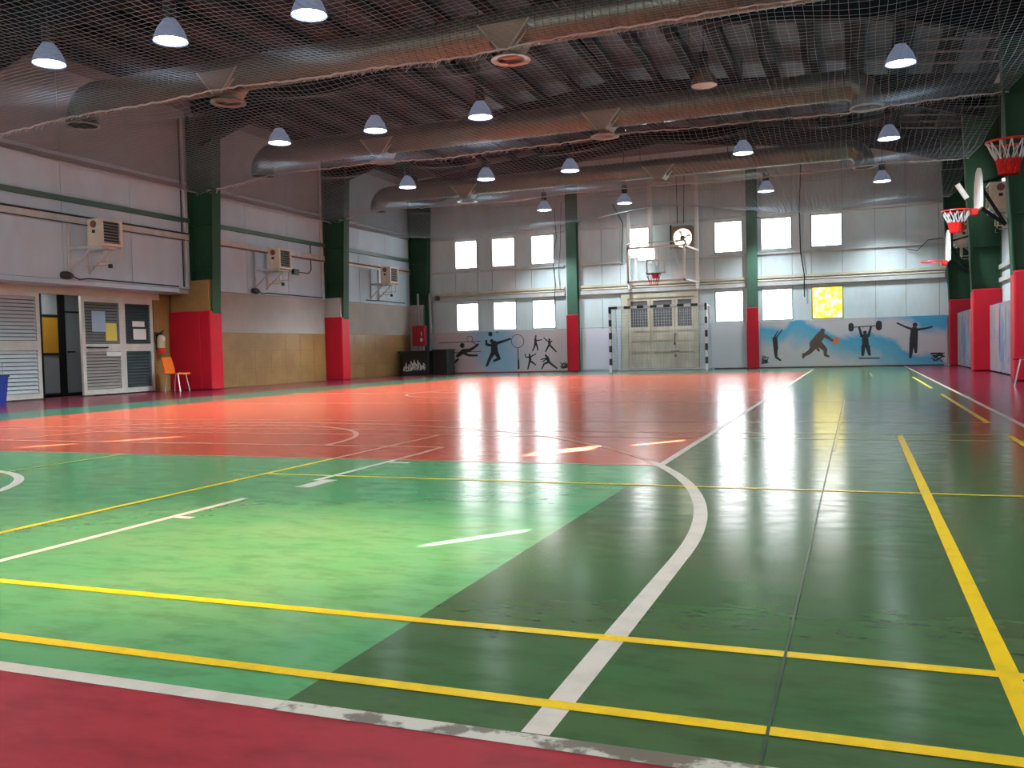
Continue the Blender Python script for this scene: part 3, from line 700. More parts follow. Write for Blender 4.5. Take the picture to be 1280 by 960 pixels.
mu = thing('mural_panel', 'long blue and grey mural panel with four black athletes, right of the goal', 'mural', (-0.15, YB-0.02, 0))
B((-2.86, PY, 0.04), (2.5, YB-0.003, 1.49)).build('board', M_mur2, mu)
Draw(fx2, PY).limb((147,215,16),(152,275,15)).limb((150,280,13),(153,328,8),(180,346,6)).limb((138,214,5),(165,170,3)).limb((150,214,5),(195,160,3)).done('batter_figure', M_print, mu)
Draw(fx2, PY).dot(452,168,15).limb((442,195,26),(398,250,30)).limb((458,195,12),(485,208,10),(512,226,8)).limb((400,260,20),(370,295,14),(330,318,10)).limb((330,310,9),(328,328,8)).limb((436,252,20),(468,280,13),(468,314,9),(488,322,7)).limb((415,270,9),(428,288,7)).done('dribbler_figure', M_brownprint, mu)
Draw(fx2, PY).dot(535,228,24).done('ball', M_ball, mu)
Draw(fx2, PY).limb((630,150,3),(800,140,3)).limb((630,138,16),(630,160,16)).limb((800,128,18),(800,152,18)).limb((680,150,6),(694,200,9)).limb((752,148,6),(736,200,9)).dot(715,180,11).limb((715,205,19),(717,252,20)).limb((704,262,13),(700,312,9)).limb((730,262,13),(741,310,9)).limb((680,333,4),(800,332,4)).done('lifter_figure', M_print, mu)
Draw(fx2, PY).dot(1015,138,14).limb((1011,168,21),(1006,225,24)).limb((1000,165,8),(955,148,6),(910,127,5)).limb((1030,166,8),(1075,160,6),(1115,150,5)).limb((996,240,15),(986,325,8)).limb((1016,240,14),(1018,296,8)).done('runner_figure', M_print, mu)
Draw(fx2, PY).scribble(1105,300,80,52,9,26,2.6).done('signature', M_print, mu); Draw(fx2, PY).scribble(55,318,48,52,5,20,2.2).done('signature', M_print, mu)
for y0, y1, x, lab in ((24.0, 28.8, 2.72, 'mural panel with blue grey streaks on the right wall, farther of two'), (18.2, 23.35, 2.88, 'mural panel with blue grey streaks on the right wall, nearer of two')):
    mu = thing('mural_panel', lab, 'mural', (x, (y0+y1)/2, 0))
    B((x, y0, 0.03), (x+0.03, y1, 1.52)).build('board', M_mur3, mu)
    for k in range(int((y1-y0)/0.8)):
        yy = y0+0.4+0.8*k; h = random.uniform(0.5, 1.1)
        B((x-0.002, yy, 1.4-h), (x+0.001, yy+random.uniform(0.05, 0.16), 1.4)).build('paint_drip', random.choice([M_brownprint, mat('blue drip', (0.04,0.14,0.28),0.5), M_darkred, mat('slate drip', (0.10,0.11,0.15),0.5)]), mu)
    for yy in (y0, y1-0.04): B((x+0.03, yy, 0.03), (x+0.2, yy+0.04, 1.5)).build('batten', M_greyrail, mu)
tag(B((-8.72, YB-0.05, 0.06), (-7.38, YB-0.003, 1.42)).build('white_board', mat('lilac white board', (0.62,0.60,0.68),0.5)), 'plain white board on the wall left of the goal', 'board')
tag(B((-4.62, YB-0.05, 0.04), (-3.27, YB-0.003, 1.46)).build('white_board', mat('grey white board', (0.52,0.53,0.56),0.5)), 'plain grey white board on the wall right of the goal', 'board')

# ------------------------------------------------------------------ goal
GY, GX0, GX1, GZ = 28.3, -7.46, -4.38, 2.06
goal = thing('handball_goal', 'black and white striped goal with net, in front of the cream gate', 'goal', ((GX0+GX1)/2, GY, 0))
def striped(p, q, n, first):
    p, q = Vector(p), Vector(q)
    par = MB().bar(p, q, 0.072, 0.072).build('crossbar' if abs(p.z-q.z) < .1 else 'post', M_whitepaint, goal)
    for k in range(n):
        if k % 2 == first: continue
        a, b = p+(q-p)*k/n, p+(q-p)*(k+1)/n
        MB().bar(a, b, 0.080, 0.080).build('black_band', M_black, par)
striped((GX0, GY, 0.0), (GX0, GY, GZ+0.036), 10, 0); striped((GX1, GY, 0.0), (GX1, GY, GZ+0.036), 10, 0)
striped((GX0+0.04, GY, GZ), (GX1-0.04, GY, GZ), 14, 1)
fr = MB()
for x in (GX0, GX1):
    fr.tube([(x, GY, GZ), (x+0.0, GY+0.75, GZ-0.03), (x, GY+0.9, 0.03)], 0.018); fr.tube([(x, GY, 0.03), (x, GY+0.9, 0.03)], 0.018)
fr.tube([(GX0, GY+0.9, 0.03), (GX1, GY+0.9, 0.03)], 0.018); fr.build('back_frame', M_lightpaint, goal)
nt_ = MB(); n = 26
def netq(P00, P10, P01, P11, nu, nv, r):
    P = [Vector(p) for p in (P00, P10, P01, P11)]
    def at(u, v): return P[0]*(1-u)*(1-v)+P[1]*u*(1-v)+P[2]*(1-u)*v+P[3]*u*v
    for i in range(nu+1): nt_.tube([at(i/nu, 0), at(i/nu, 0.5), at(i/nu, 1)], r, 3, False)
    for j in range(nv+1): nt_.tube([at(0, j/nv), at(1, j/nv)], r, 3, False)
netq((GX0, GY+0.9, 0.03), (GX1, GY+0.9, 0.03), (GX0, GY+0.75, GZ-0.03), (GX1, GY+0.75, GZ-0.03), 30, 20, 0.003)
netq((GX0, GY, 0.03), (GX0, GY+0.9, 0.03), (GX0, GY, GZ), (GX0, GY+0.75, GZ-0.03), 8, 20, 0.003)
netq((GX1, GY, 0.03), (GX1, GY+0.9, 0.03), (GX1, GY, GZ), (GX1, GY+0.75, GZ-0.03), 8, 20, 0.003)
netq((GX0, GY, GZ), (GX1, GY, GZ), (GX0, GY+0.75, GZ-0.03), (GX1, GY+0.75, GZ-0.03), 30, 7, 0.003)
nt_.build('goal_net', M_net, goal, kind='stuff')

# ------------------------------------------------------------------ hanging glass backboard over the goal
bbY, bx0, bx1, bz0, bz1 = 27.3, -6.62, -4.82, 2.76, 3.86
bb = thing('glass_backboard', 'white framed clear basketball backboard hanging above the goal', 'backboard', ((bx0+bx1)/2, bbY, bz0))
f = MB(); t = 0.06
f.box((bx0, bbY-0.03, bz0), (bx1, bbY+0.03, bz0+t)).box((bx0, bbY-0.03, bz1-t), (bx1, bbY+0.03, bz1)).box((bx0, bbY-0.03, bz0), (bx0+t, bbY+0.03, bz1)).box((bx1-t, bbY-0.03, bz0), (bx1, bbY+0.03, bz1))
f.build('board_frame', M_whitepaint, bb)
B((bx0+t, bbY-0.006, bz0+t), (bx1-t, bbY+0.006, bz1-t)).build('glass', M_clear, bb)
cx = (bx0+bx1)/2; f = MB()
for a, b in (((cx-0.3, 3.0), (cx-0.25, 3.45)), ((cx+0.25, 3.0), (cx+0.3, 3.45)), ((cx-0.25, 3.4), (cx+0.25, 3.45)), ((cx-0.25, 3.0), (cx+0.25, 3.05))): f.box((a[0], bbY-0.012, a[1]), (b[0], bbY-0.007, b[1]))
f.build('target_square', M_whitepaint, bb)
f = MB()
for z in (bz0+0.05, bz1-0.03):
    MB().bar((bx1-0.03, bbY, z), (-4.72, 29.1, z), 0.05, 0.05).build('swing_arm', M_whitepaint, bb); MB().bar((bx0+0.03, bbY, z), (-6.95, 29.1, z), 0.05, 0.05).build('swing_arm', M_whitepaint, bb)
z = bz1+0.12
MB().tube([(bx0, bbY+0.15, bz0), (bx0, bbY+0.15, z), (bx1, bbY+0.15, z), (bx1, bbY+0.15, bz1-0.05)], 0.028).build('rear_frame', M_whitepaint, bb)
for a, b in (((-4.80, 29.05, 2.62), (-4.70, 29.15, 6.2)), ((-6.32, 29.05, 3.5), (-6.20, 29.15, 6.2)), ((-7.02, 29.05, 2.7), (-6.93, 29.15, 5.2))): B(a, b).build('support_post', M_whitepaint, bb)
rimc = (cx, bbY-0.33, 2.98)
def ring_pts(c, r, n=28): return [(c[0]+r*math.cos(2*PI*k/n), c[1]+r*math.sin(2*PI*k/n), c[2]) for k in range(n+1)]
MB().tube(ring_pts(rimc, 0.225), 0.011, 8, False).build('rim', M_black, bb)
B((cx-0.1, bbY-0.12, 2.86), (cx+0.1, bbY-0.03, 3.02)).build('rim_plate', M_red, bb, bevel=0.01)
f = MB()
for k in range(12):
    a = 2*PI*k/12; f.tube([(rimc[0]+0.22*math.cos(a), rimc[1]+0.22*math.sin(a), 2.97), (rimc[0]+0.14*math.cos(a+0.3), rimc[1]+0.14*math.sin(a+0.3), 2.75), (rimc[0]+0.11*math.cos(a), rimc[1]+0.11*math.sin(a), 2.62)], 0.007, 4, False)
f.build('hoop_net', M_red, bb, kind='stuff')

# ------------------------------------------------------------------ exhaust fan
fx, fz = -5.25, 4.29
fan = thing('exhaust_fan', 'square wall exhaust fan lit from outside, beside the hanging backboard', 'fan', (fx, YB-0.05, 3.98))
f = MB(); n = 32
x0, x1, z0, z1 = -5.6, -4.9, 3.95, 4.68
ringp = [(fx+0.30*math.cos(2*PI*k/n), fz+0.30*math.sin(2*PI*k/n)) for k in range(n)]
def sq(k):
    a = 2*PI*k/n; c, s_ = math.cos(a), math.sin(a)
    tx = ((x1-fx)/c if c > 0 else (x0-fx)/c) if abs(c) > 1e-6 else 9e9; tz = ((z1-fz)/s_ if s_ > 0 else (z0-fz)/s_) if abs(s_) > 1e-6 else 9e9
    t_ = min(abs(tx), abs(tz)); return (fx+c*t_, fz+s_*t_)
outer = [sq(k) for k in range(n)]
for yy in (YB-0.10,):
    f.add([(p[0], yy, p[1]) for p in ringp] + [(p[0], yy, p[1]) for p in outer] + [(p[0], YB+0.1, p[1]) for p in ringp] + [(p[0], YB+0.02, p[1]) for p in outer],
          [(k, (k+1)%n, n+(k+1)%n, n+k) for k in range(n)] + [(k, (k+1)%n, 2*n+(k+1)%n, 2*n+k) for k in range(n)] + [(n+k, n+(k+1)%n, 3*n+(k+1)%n, 3*n+k) for k in range(n)])
f.build('housing', M_wood, fan)
bl = MB()
for k in range(4):
    a = 2*PI*k/4+0.5
    pts = [(0.06, -0.10), (0.27, -0.35), (0.28, 0.1), (0.06, 0.35)]
    bl.add([(fx+r*math.cos(a+o), YB+0.0+0.02*(i in (1, 2)), fz+r*math.sin(a+o)) for i, (r, o) in enumerate(pts)], [(0,1,2,3)])
bl.build('blade', mat('fan blade', (0.75,0.72,0.62), 0.4), fan)
MB().lathe([(0.001, -0.14), (0.075, -0.13), (0.085, 0.0), (0.001, 0.02)], (fx, YB-0.0, fz), 16, 'Y').build('motor', M_wood, fan)
MB().bar((fx-0.3, YB-0.06, fz), (fx+0.3, YB-0.06, fz), 0.02, 0.03).build('motor_bracket', M_wood, fan)
MB().disc((fx, YB+0.16, fz), 0.31, 32, 'Y').build('weather_screen', mat('fan screen daylight', (1.0, 0.97, 0.85), 0.5, emit=5.0), fan)
tag(B((-5.66, YB-0.09, 3.93), (-5.61, YB-0.005, 4.72)).build('fan_bracket', M_black), 'dark upright bracket left of the exhaust fan', 'bracket')

# ------------------------------------------------------------------ ducts
def arcpts(c, r, a0, a1, n, Y): return [(c[0]+r*math.cos(math.radians(a0+(a1-a0)*k/n)), Y, c[1]+r*math.sin(math.radians(a0+(a1-a0)*k/n))) for k in range(n+1)]
def duct(Y, label, funnels=(-10.5, -5.05), zc=5.82, rad=0.29, xb=-0.2):
    t = thing('air_duct', label, 'duct', (-6.5, Y, zc), 'round ceiling air ducts')
    xa = -13.55
    pts, radii = [], []
    n = int((xb-xa)/0.13)
    for k in range(n+1):
        x = xa+(xb-xa)*k/n
        for dx, dr in ((0, 0), (0.008, 0.011), (0.024, 0.011), (0.032, 0)): pts.append((x+dx, Y, zc)); radii.append(rad+dr)
    MB().tube(pts, rad, 28, True, radii).build('duct_pipe', M_duct, t, smooth=True)
    R = 0.40
    for sgn, xe in ((1, xb+0.03), (-1, xa)):
        if xe > 1: continue
        e = []
        for k in range(9):
            a = math.radians(90*k/8); e.append((xe+sgn*R*math.sin(a), Y, zc-R+R*math.cos(a)))
        e.append((xe+sgn*R, Y, zc-R-0.08))
        el = MB().tube(e, rad, 28, False).build('elbow', M_duct, t, smooth=True)
        rim = MB().lathe([(rad-0.015, 0.0), (rad+0.035, 0.0), (rad+0.035, 0.02), (rad-0.015, 0.02)], (xe+sgn*R, Y, zc-R-0.10), 28).build('outlet_rim', M_ductedge, el)
    for x in funnels:
        # V-shaped take-off that narrows to a round outlet
        yy = rad+0.012
        fo = MB().prism([(x-0.43, zc+0.03), (x+0.43, zc+0.03), (x+0.09, zc-rad-0.09), (x-0.09, zc-rad-0.09)], 'Y', Y-yy, Y+yy).build('take_off', M_takeoff, t, bevel=0.008)
        for sg in (-1, 1): MB().bar((x+sg*0.43, Y-yy-0.004, zc+0.03), (x+sg*0.09, Y-yy-0.004, zc-rad-0.09), 0.02, 0.03).build('seam_rib', M_ductedge, fo)
        MB().lathe([(0.12, -rad-0.06), (0.14, -rad-0.10), (0.31, -rad-0.17), (0.315, -rad-0.19), (0.22, -rad-0.175)], (x, Y, zc), 28).build('outlet_rim', M_ductedge, fo)
        MB().bar((x+0.40, Y-yy-0.03, zc-0.17), (x+0.22, Y-yy-0.05, zc-rad-0.08), 0.02, 0.02).build('damper_rod', M_ductedge, fo)
    for k in range(6):
        x = -12.8+2.4*k
        MB().tube([(x, Y, zc+rad), (x, Y, roof_z(x)+0.02)], 0.008, 5).build('hanger', M_black, t)
    return t
duct(13.4, 'galvanised round air duct across the ceiling, nearest of the three', xb=2.6)
duct(19.05, 'galvanised round air duct across the ceiling, middle of the three')
duct(24.9, 'galvanised round air duct across the ceiling, farthest of the three', (-10.9, -5.05), 5.72, 0.25)

# ------------------------------------------------------------------ high bay lamps
def lamp(x, Y, label, lens=M_lens, z=5.35):
    t = thing('high_bay_lamp', label, 'lamp', (x, Y, z), 'high bay ceiling lamps')
    MB().disc((x, Y, z+0.012), 0.225, 24).build('lens', lens, t)
    MB().lathe([(0.245, 0.0), (0.24, 0.03), (0.19, 0.16), (0.11, 0.28), (0.08, 0.32)], (x, Y, z), 24).build('reflector', M_reflector if lens is not M_lensoff else M_reflector_off, t, smooth=True)
    MB().lathe([(0.001, 0.31), (0.085, 0.31), (0.09, 0.34), (0.09, 0.58), (0.001, 0.6)], (x, Y, z), 16).build('gear_box', M_black, t)
    MB().tube([(x, Y, z+0.58), (x, Y, roof_z(x)+0.1)], 0.01, 6).build('hanging_rod', M_black, t)
    if lens is not M_lensoff:
        ld = bpy.data.lights.new('lamp_beam', 'SPOT'); ld.energy = LAMP_W*(0.7 if lens is M_lensg else 0.4 if Y < 6 else 0.4 if Y > 28 else 1.1); ld.color = (0.80, 0.92, 1.0) if lens is M_lens else (0.86, 1, 0.8)
        ld.spot_size = math.radians(128); ld.spot_blend = 0.8; ld.shadow_soft_size = 0.2
        lo_ = bpy.data.objects.new('lamp_beam', ld); COL.objects.link(lo_); lo_.parent = t; lo_.location = (0, 0, -0.85)
    return t
LX = [-11.55, -9.2, -6.8, -2.5, 0.73]; LY = [10.5, 16.4, 22.3, 28.1]
for k, x in enumerate(LX): lamp(x, 4.6, 'lit high bay lamp over the near end, %s, outside the photo' % ['leftmost', 'second from the left', 'middle one', 'second from the right', 'rightmost'][k])  # out-of-view row on the same lamp spacing, added to light the near floor
for r, Y in enumerate(LY):
    for k, x in enumerate(LX):
        row = ['nearest', 'second', 'third', 'farthest'][r]
        if r == 0 and k > 2: continue
        if r == 3 and k == 0: x = -11.6; continue
        xx = x + ([0, 0, -0.05, 0, 0][k]) - (0.35 if r == 3 and k == 1 else 0)
        if r == 1 and k == 3: lamp(xx, Y, 'unlit brown high bay lamp above the middle duct', M_lensoff, 5.4); continue
        if r == 2 and k == 3: lamp(xx, Y, 'lit high bay lamp with greenish glow, by the farthest duct', M_lensg); continue
        pos = ['at the far left', 'second from the left', 'third from the left', 'second from the right', 'at the far right'][k]
        if r == 3: pos = ['', 'at the left end', 'left of the hanging backboard', 'right of the exhaust fan', 'at the right end'][k]
        lamp(xx, Y, 'lit high bay lamp %s of the %s row' % (pos, row))

# ------------------------------------------------------------------ ceiling safety net
ROPES = [5.95, 11.85, 17.75, 23.65, 29.2]
def net_z(x, y):
    e = min(1.0, (x+15.0)/2.0)
    base = 4.82 + 0.20*e + 0.03*math.sin(x*0.9+y*0.3)
    if y > 23.65:
        back = 4.9 + 0.5*math.exp(-((x+6.3)/2.2)**2) + 0.08*math.sin(x*1.1)
        t = (y-23.65)/5.55; base = base*(1-t)+back*t
    for k, (a, b) in enumerate(zip(ROPES, ROPES[1:])):
        if a <= y <= b:
            t = (y-a)/(b-a); s = 4*t*(1-t)
            base -= s*(0.17+0.05*math.sin(x*0.7+k*2.1)+0.03*math.sin(x*1.9+k)) * (0.4+0.6*e)
            base -= 0.06*math.exp(-((t-0.06)/0.05)**2)*(1+math.sin(x*2.3+k))
    return base
netT = thing('ceiling_net', 'wide white safety net sagging under the whole ceiling between ropes', 'net', (-6, 17.75, 5))
vs, fs = [], []
def strand(pts, r=0.0024):
    o = len(vs); n = len(pts)
    for i, p in enumerate(pts):
        vs.append((p[0], p[1], p[2]+r)); 
        q = pts[min(i+1, n-1)]; w = pts[max(i-1, 0)]; tx, ty = q[0]-w[0], q[1]-w[1]; L = math.hypot(tx, ty) or 1
        vs.append((p[0]-ty/L*r, p[1]+tx/L*r, p[2]-r*0.6)); vs.append((p[0]+ty/L*r, p[1]-tx/L*r, p[2]-r*0.6))
    for i in range(n-1):
        for k in range(3): fs.append((o+3*i+k, o+3*i+(k+1)%3, o+3*i+3+(k+1)%3, o+3*i+3+k))
NX0, NX1, NY0, NY1 = -14.95, 2.5, 6.0, 29.2
step = 0.11
nx = int((NX1-NX0)/step); ny = int((NY1-NY0)/step)
for i in range(nx+1):
    x = NX0+(NX1-NX0)*i/nx; m = 96
    strand([(x+0.015*math.sin(k*0.6+i), NY0+(NY1-NY0)*k/m, net_z(x, NY0+(NY1-NY0)*k/m)) for k in range(m+1)])
for j in range(ny+1):
    y = NY0+(NY1-NY0)*j/ny; m = 60
    strand([(NX0+(NX1-NX0)*k/m, y+0.012*math.sin(k*0.7+j), net_z(NX0+(NX1-NX0)*k/m, y)) for k in range(m+1)])
nm = MB(); nm.v = vs; nm.f = fs
nm.build('netting', M_net, netT, kind='stuff')
for k, y in enumerate(ROPES[1:]):
    pts = []
    for i in range(140):
        x = NX0+(NX1-NX0)*i/139; pts.append((x, y+0.02*math.sin(i*1.3), net_z(x, y)+0.01*math.sin(i*2.7)))
    MB().tube(pts, 0.014, 5).build('support_rope', M_rope, netT)
    lo = MB()
    for i in range(170):
        x = NX0+(NX1-NX0)*i/170+random.uniform(0, 0.05); z = net_z(x, y); h = random.uniform(0.03, 0.10)*(0.6+0.6*math.sin(x*0.8+k))
        lo.tube([(x, y, z+0.01), (x+random.uniform(-.04, .04), y-0.02, z-abs(h)), (x+0.08, y-0.01, z)], 0.004, 3, False)
    lo.build('bunched_edge', M_rope, netT, kind='stuff')
rp = MB().tube([(NX0+0.02, NY0+(NY1-NY0)*k/60, net_z(NX0, NY0+(NY1-NY0)*k/60)) for k in range(61)], 0.012, 5)
rp.build('support_rope', M_rope, netT)

# ------------------------------------------------------------------ heaters
def heater(x, y, side, label, zo=0.0):
    """unit heater on a wall bracket; louvre faces the court"""
    t = thing('unit_heater', label, 'heater', (x, y, 3.05), 'wall bracket heaters')
    d = -side; xw = XL if side < 0 else XR
    def P(a, b, c): return (x+d*a, y+d*b*-1 if False else y+b, 3.05+c)
    B(P(-0.18, -0.28, 0.06), P(0.13, 0.28, 0.60)).build('casing', M_heater, t, bevel=0.012)
    gr = MB()
    for a, b in (((-0.28, 0.06), (0.28, 0.11)), ((-0.28, 0.55), (0.28, 0.60)), ((-0.28, 0.11), (-0.22, 0.55)), ((0.22, 0.11), (0.28, 0.55))): gr.box(P(0.131, a[0], a[1]), P(0.18, b[0], b[1]))
    gr.build('grille_frame', M_heater, t)
    B(P(0.131, -0.22, 0.11), P(0.135, 0.22, 0.55)).build('coil', M_black, t)
    for k in range(7):
        z = 0.14+0.06*k
        MB().add([P(0.14, -0.22, z), P(0.14, 0.22, z), P(0.185, 0.22, z-0.025), P(0.185, -0.22, z-0.025), P(0.14, -0.22, z+0.008), P(0.14, 0.22, z+0.008), P(0.185, 0.22, z-0.017), P(0.185, -0.22, z-0.017)],
                 [(0,1,2,3),(7,6,5,4),(0,4,5,1),(1,5,6,2),(2,6,7,3),(3,7,4,0)]).build('louvre_slat', M_greyrail, t)
    MB().lathe([(0.001, -0.302), (0.07, -0.300), (0.075, -0.281)], (x-d*0.02, y, 3.05+0.49), 18, 'Y').build('dial', M_rust, t)
    B((x-d*0.02-0.035, y-0.296, 3.05+0.31), (x-d*0.02+0.035, y-0.281, 3.05+0.37)).build('switch', M_black, t)
    br = MB()
    for yy in (y-0.26, y+0.26):
        br.bar((xw+d*0.03, yy, 3.09), (x+d*0.16, yy, 3.09), 0.04, 0.05)
        br.bar((xw+d*0.03, yy, 2.6), (xw+d*0.03, yy, 3.65), 0.045, 0.045)
        br.bar((xw+d*0.03, yy, 2.65), (x-d*0.1, yy, 3.07), 0.03, 0.03)
    br.bar((x+d*0.1, y-0.3, 3.075), (x+d*0.1, y+0.3, 3.075), 0.04, 0.04)
    br.build('wall_bracket', M_lightpaint, t)
    pp = MB().tube([(x, y+0.3, 3.5), (x, y+0.38, 3.5), (x, y+0.38, 2.85), (xw+d*0.1, y+0.38, 2.85)], 0.014).tube([(x, y+0.1, 3.1), (x, y+0.1, 2.75), (xw+d*0.1, y+0.1, 2.75)], 0.014).tube([(x, y-0.05, 3.1), (x, y-0.05, 2.8)], 0.012)
    pp.build('pipework', M_cream, t); B((x-0.03, y+0.07, 2.68), (x+0.03, y+0.13, 2.76)).build('valve', M_black, t)
    t.location.z += zo
    return t
heater(-14.35, 14.25, -1, 'cream unit heater on the left wall above the glazed doors')
heater(-14.45, 20.35, -1, 'cream unit heater on the left wall between the first two red padded columns')
heater(-14.5, 26.5, -1, 'cream unit heater on the left wall nearest the far corner')
heater(2.68, 20.5, 1, 'tan unit heater on the right wall beside the second hoop backboard', 0.22)
heater(2.6, 26.3, 1, 'white unit heater on the right wall seen below the second hoop net', 0.12)
for y, z, L, lab in ((13.85, 2.53, 3.3, 'black bulbous cable end below the nearest left heater'), (20.0, 2.54, 3.3, 'grey round cable end below the second left heater')):
    t = thing('cable_end', lab, 'cable', (XL+0.05, y, z))
    MB().lathe([(0.001, -0.16), (0.07, -0.12), (0.085, 0), (0.06, 0.1), (0.02, 0.16)], (XL+0.1, y, z), 14, 'Y').build('bulb', M_black, t, smooth=True)
    MB().tube([(XL+0.1, y+0.15, z-0.01), (XL+0.06, y+0.35, z-0.06), (XL+0.03, y+0.6, z-0.02), (XL+0.03, y+L, z-0.03)], 0.014, 6).build('cable', M_black, t)
t = thing('socket_box', 'small black socket box with conduit right of the second left heater', 'socket', (XL+0.05, 21.9, 3.2))
B((XL, 21.8, 3.12), (XL+0.09, 22.05, 3.27)).build('box', M_black, t); MB().tube([(XL+0.03, 22.05, 3.2), (XL+0.03, 22.6, 3.2), (XL+0.03, 22.75, 3.3), (XL+0.03, 22.75, 4.1)], 0.015, 6).build('conduit', M_black, t)
tag(MB().tube([(XL+0.03, 25.9, 2.56), (XL+0.03, 26.5, 2.56), (XL+0.03, 26.6, 2.58), (XL+0.03, 28.6, 2.56)], 0.016, 6).build('wall_cable', M_black), 'thin black cable along the plaster edge below the far left heater', 'cable')
tag(MB().lathe([(0.001,-0.1),(0.09,-0.08),(0.09,0.06),(0.001,0.1)], (-14.05, 29.15, 2.72), 12).build('wall_speaker', M_black), 'small black speaker in the left corner above the mural', 'speaker')

# ------------------------------------------------------------------ practice hoops on the right wall
M_boardw = mat('backboard white', (0.72, 0.71, 0.64), 0.45)
def hoop(Y, z, label, net=True):
    xb = 2.02; rc = (1.68, Y, z)
    t = thing('practice_hoop', label, 'basketball hoop', (xb, Y, z), 'practice hoops on the right wall')
    poly = [(Y-0.5, z-0.02), (Y+0.5, z-0.02), (Y+0.52, z+0.25), (Y+0.44, z+0.52), (Y+0.25, z+0.68), (Y, z+0.73), (Y-0.25, z+0.68), (Y-0.44, z+0.52), (Y-0.52, z+0.25)]
    MB().prism(poly, 'X', xb, xb+0.035).build('backboard', M_boardw, t)
    MB().tube(ring_pts(rc, 0.235), 0.013, 8, False).build('rim', M_red, t, smooth=True)
    B((xb-0.13, Y-0.09, z-0.10), (xb, Y+0.09, z+0.012)).build('rim_bracket', M_red, t, bevel=0.008)
    br = MB()
    for yy in (Y-0.08, Y+0.08):
        br.bar((xb+0.03, yy, z+0.45), (2.465, yy, z+0.55), 0.03, 0.03); br.bar((xb+0.03, yy, z+0.05), (2.465, yy, z-0.3), 0.03, 0.03); br.bar((xb+0.03, yy, z+0.45), (2.465, yy, z-0.3), 0.025, 0.025)
    br.build('wall_arm', M_dark, t)
    if net:
        cw = MB(); N = 12
        for k in range(N):
            a0 = 2*PI*k/N
            for s in (0.26, -0.26):
                cw.tube([(rc[0]+0.23*math.cos(a0), rc[1]+0.23*math.sin(a0), z-0.01), (rc[0]+0.185*math.cos(a0+s*0.5), rc[1]+0.185*math.sin(a0+s*0.5), z-0.11), (rc[0]+0.135*math.cos(a0+s), rc[1]+0.135*math.sin(a0+s), z-0.21)], 0.008, 5, False)
        cw.build('net_cord', M_rope, t, kind='stuff')
        cr = MB()
        for k in range(N*2):
            a0 = 2*PI*k/(N*2)
            for s in (0.26, -0.26):
                cr.tube([(rc[0]+0.135*math.cos(a0), rc[1]+0.135*math.sin(a0), z-0.20), (rc[0]+0.115*math.cos(a0+s), rc[1]+0.115*math.sin(a0+s), z-0.29), (rc[0]+0.10*math.cos(a0), rc[1]+0.10*math.sin(a0), z-0.38)], 0.009, 4, False)
        cr.build('lower_net', M_red, t, kind='stuff', label='red lower half of the net')
    return t
hoop(11.95, 3.05, 'red basketball hoop with white and red net, nearest on the right wall')
hoop(17.9, 3.05, 'red basketball hoop with white and red net, second on the right wall')
hoop(23.6, 2.62, 'red basketball hoop without a net, farthest on the right wall', False)
t = thing('tube_light', 'short white tube hanging tilted beside the second hoop', 'light', (2.3, 23.35, 4.2))
MB().bar((2.22, 23.35, 4.36), (2.42, 23.35, 4.02), 0.12, 0.1).build('tube', M_whitepaint, t); MB().bar((2.40, 23.35, 4.06), (2.46, 23.55, 4.0), 0.03, 0.03).build('arm', M_dark, t)

# ------------------------------------------------------------------ chairs
def chair(x, y, rz, shell, label):
    t = thing('plastic_chair', label, 'chair', (x, y, 0), None, 0)
    # built facing +X, then turned
    def T(p): c, s = math.cos(rz), math.sin(rz); return (x+p[0]*c-p[1]*s, y+p[0]*s+p[1]*c, p[2])
    prof = [(0.23, 0.42), (0.21, 0.445), (0.05, 0.43), (-0.12, 0.42), (-0.18, 0.445), (-0.21, 0.52), (-0.25, 0.68), (-0.29, 0.82)]
    def slab(pr, wf, th=0.012):
        vs_, n, m = [], len(pr), 7
        for off in (0, th):
            for i, (a, z) in enumerate(pr):
                w = wf(i/(n-1))
                for j in range(m):
                    u = -1+2*j/(m-1)
                    vs_.append(T((a + off*(1 if z > 0.46 else 0.0) + 0.02*(u*u)*(1 if z > 0.46 else 0), u*w, z + 0.012*(u*u)*(z < 0.46) - off*(z <= 0.46))))
        N = n*m; fs_ = []
        for i in range(n-1):
            for j in range(m-1):
                q = (i*m+j, i*m+j+1, (i+1)*m+j+1, (i+1)*m+j); fs_.append(q); fs_.append(tuple(N+k for k in reversed(q)))
        ed = [i*m for i in range(n)] + [(n-1)*m+j for j in range(1, m)] + [i*m+m-1 for i in range(n-2, -1, -1)] + [j for j in range(m-2, 0, -1)]
        for a, b in zip(ed, ed[1:]+ed[:1]): fs_.append((a, b, N+b, N+a))
        return MB().add(vs_, fs_)
    slab(prof[:4], lambda u: 0.21).build('seat', shell, t, smooth=True)
    slab(prof[3:], lambda u: 0.20-0.03*max(0, u-0.6)).build('backrest', shell, t, smooth=True)
    for sx, sy in ((0.19, 0.17), (0.19, -0.17), (-0.17, 0.17), (-0.17, -0.17)):
        MB().tube([T((sx*0.75, sy*0.9, 0.425)), T((sx*1.15, sy*1.08, 0.0))], 0.011, 8).build('leg', M_chrome, t, smooth=True)
    fr = MB().tube([T((0.15, 0.155, 0.42)), T((0.15, -0.155, 0.42))], 0.01).tube([T((-0.13, 0.155, 0.41)), T((-0.13, -0.155, 0.41))], 0.01)
    fr.build('seat_rail', M_chrome, t)
    return t
chair(-15.02, 16.9, 0.12, M_orange, 'orange plastic chair with chrome legs beside the broad red pad')
chair(2.55, 15.75, 2.6, mat('pink red plastic', (0.6, 0.06, 0.10), 0.4), 'red plastic chair with white legs at the right edge of the photo')

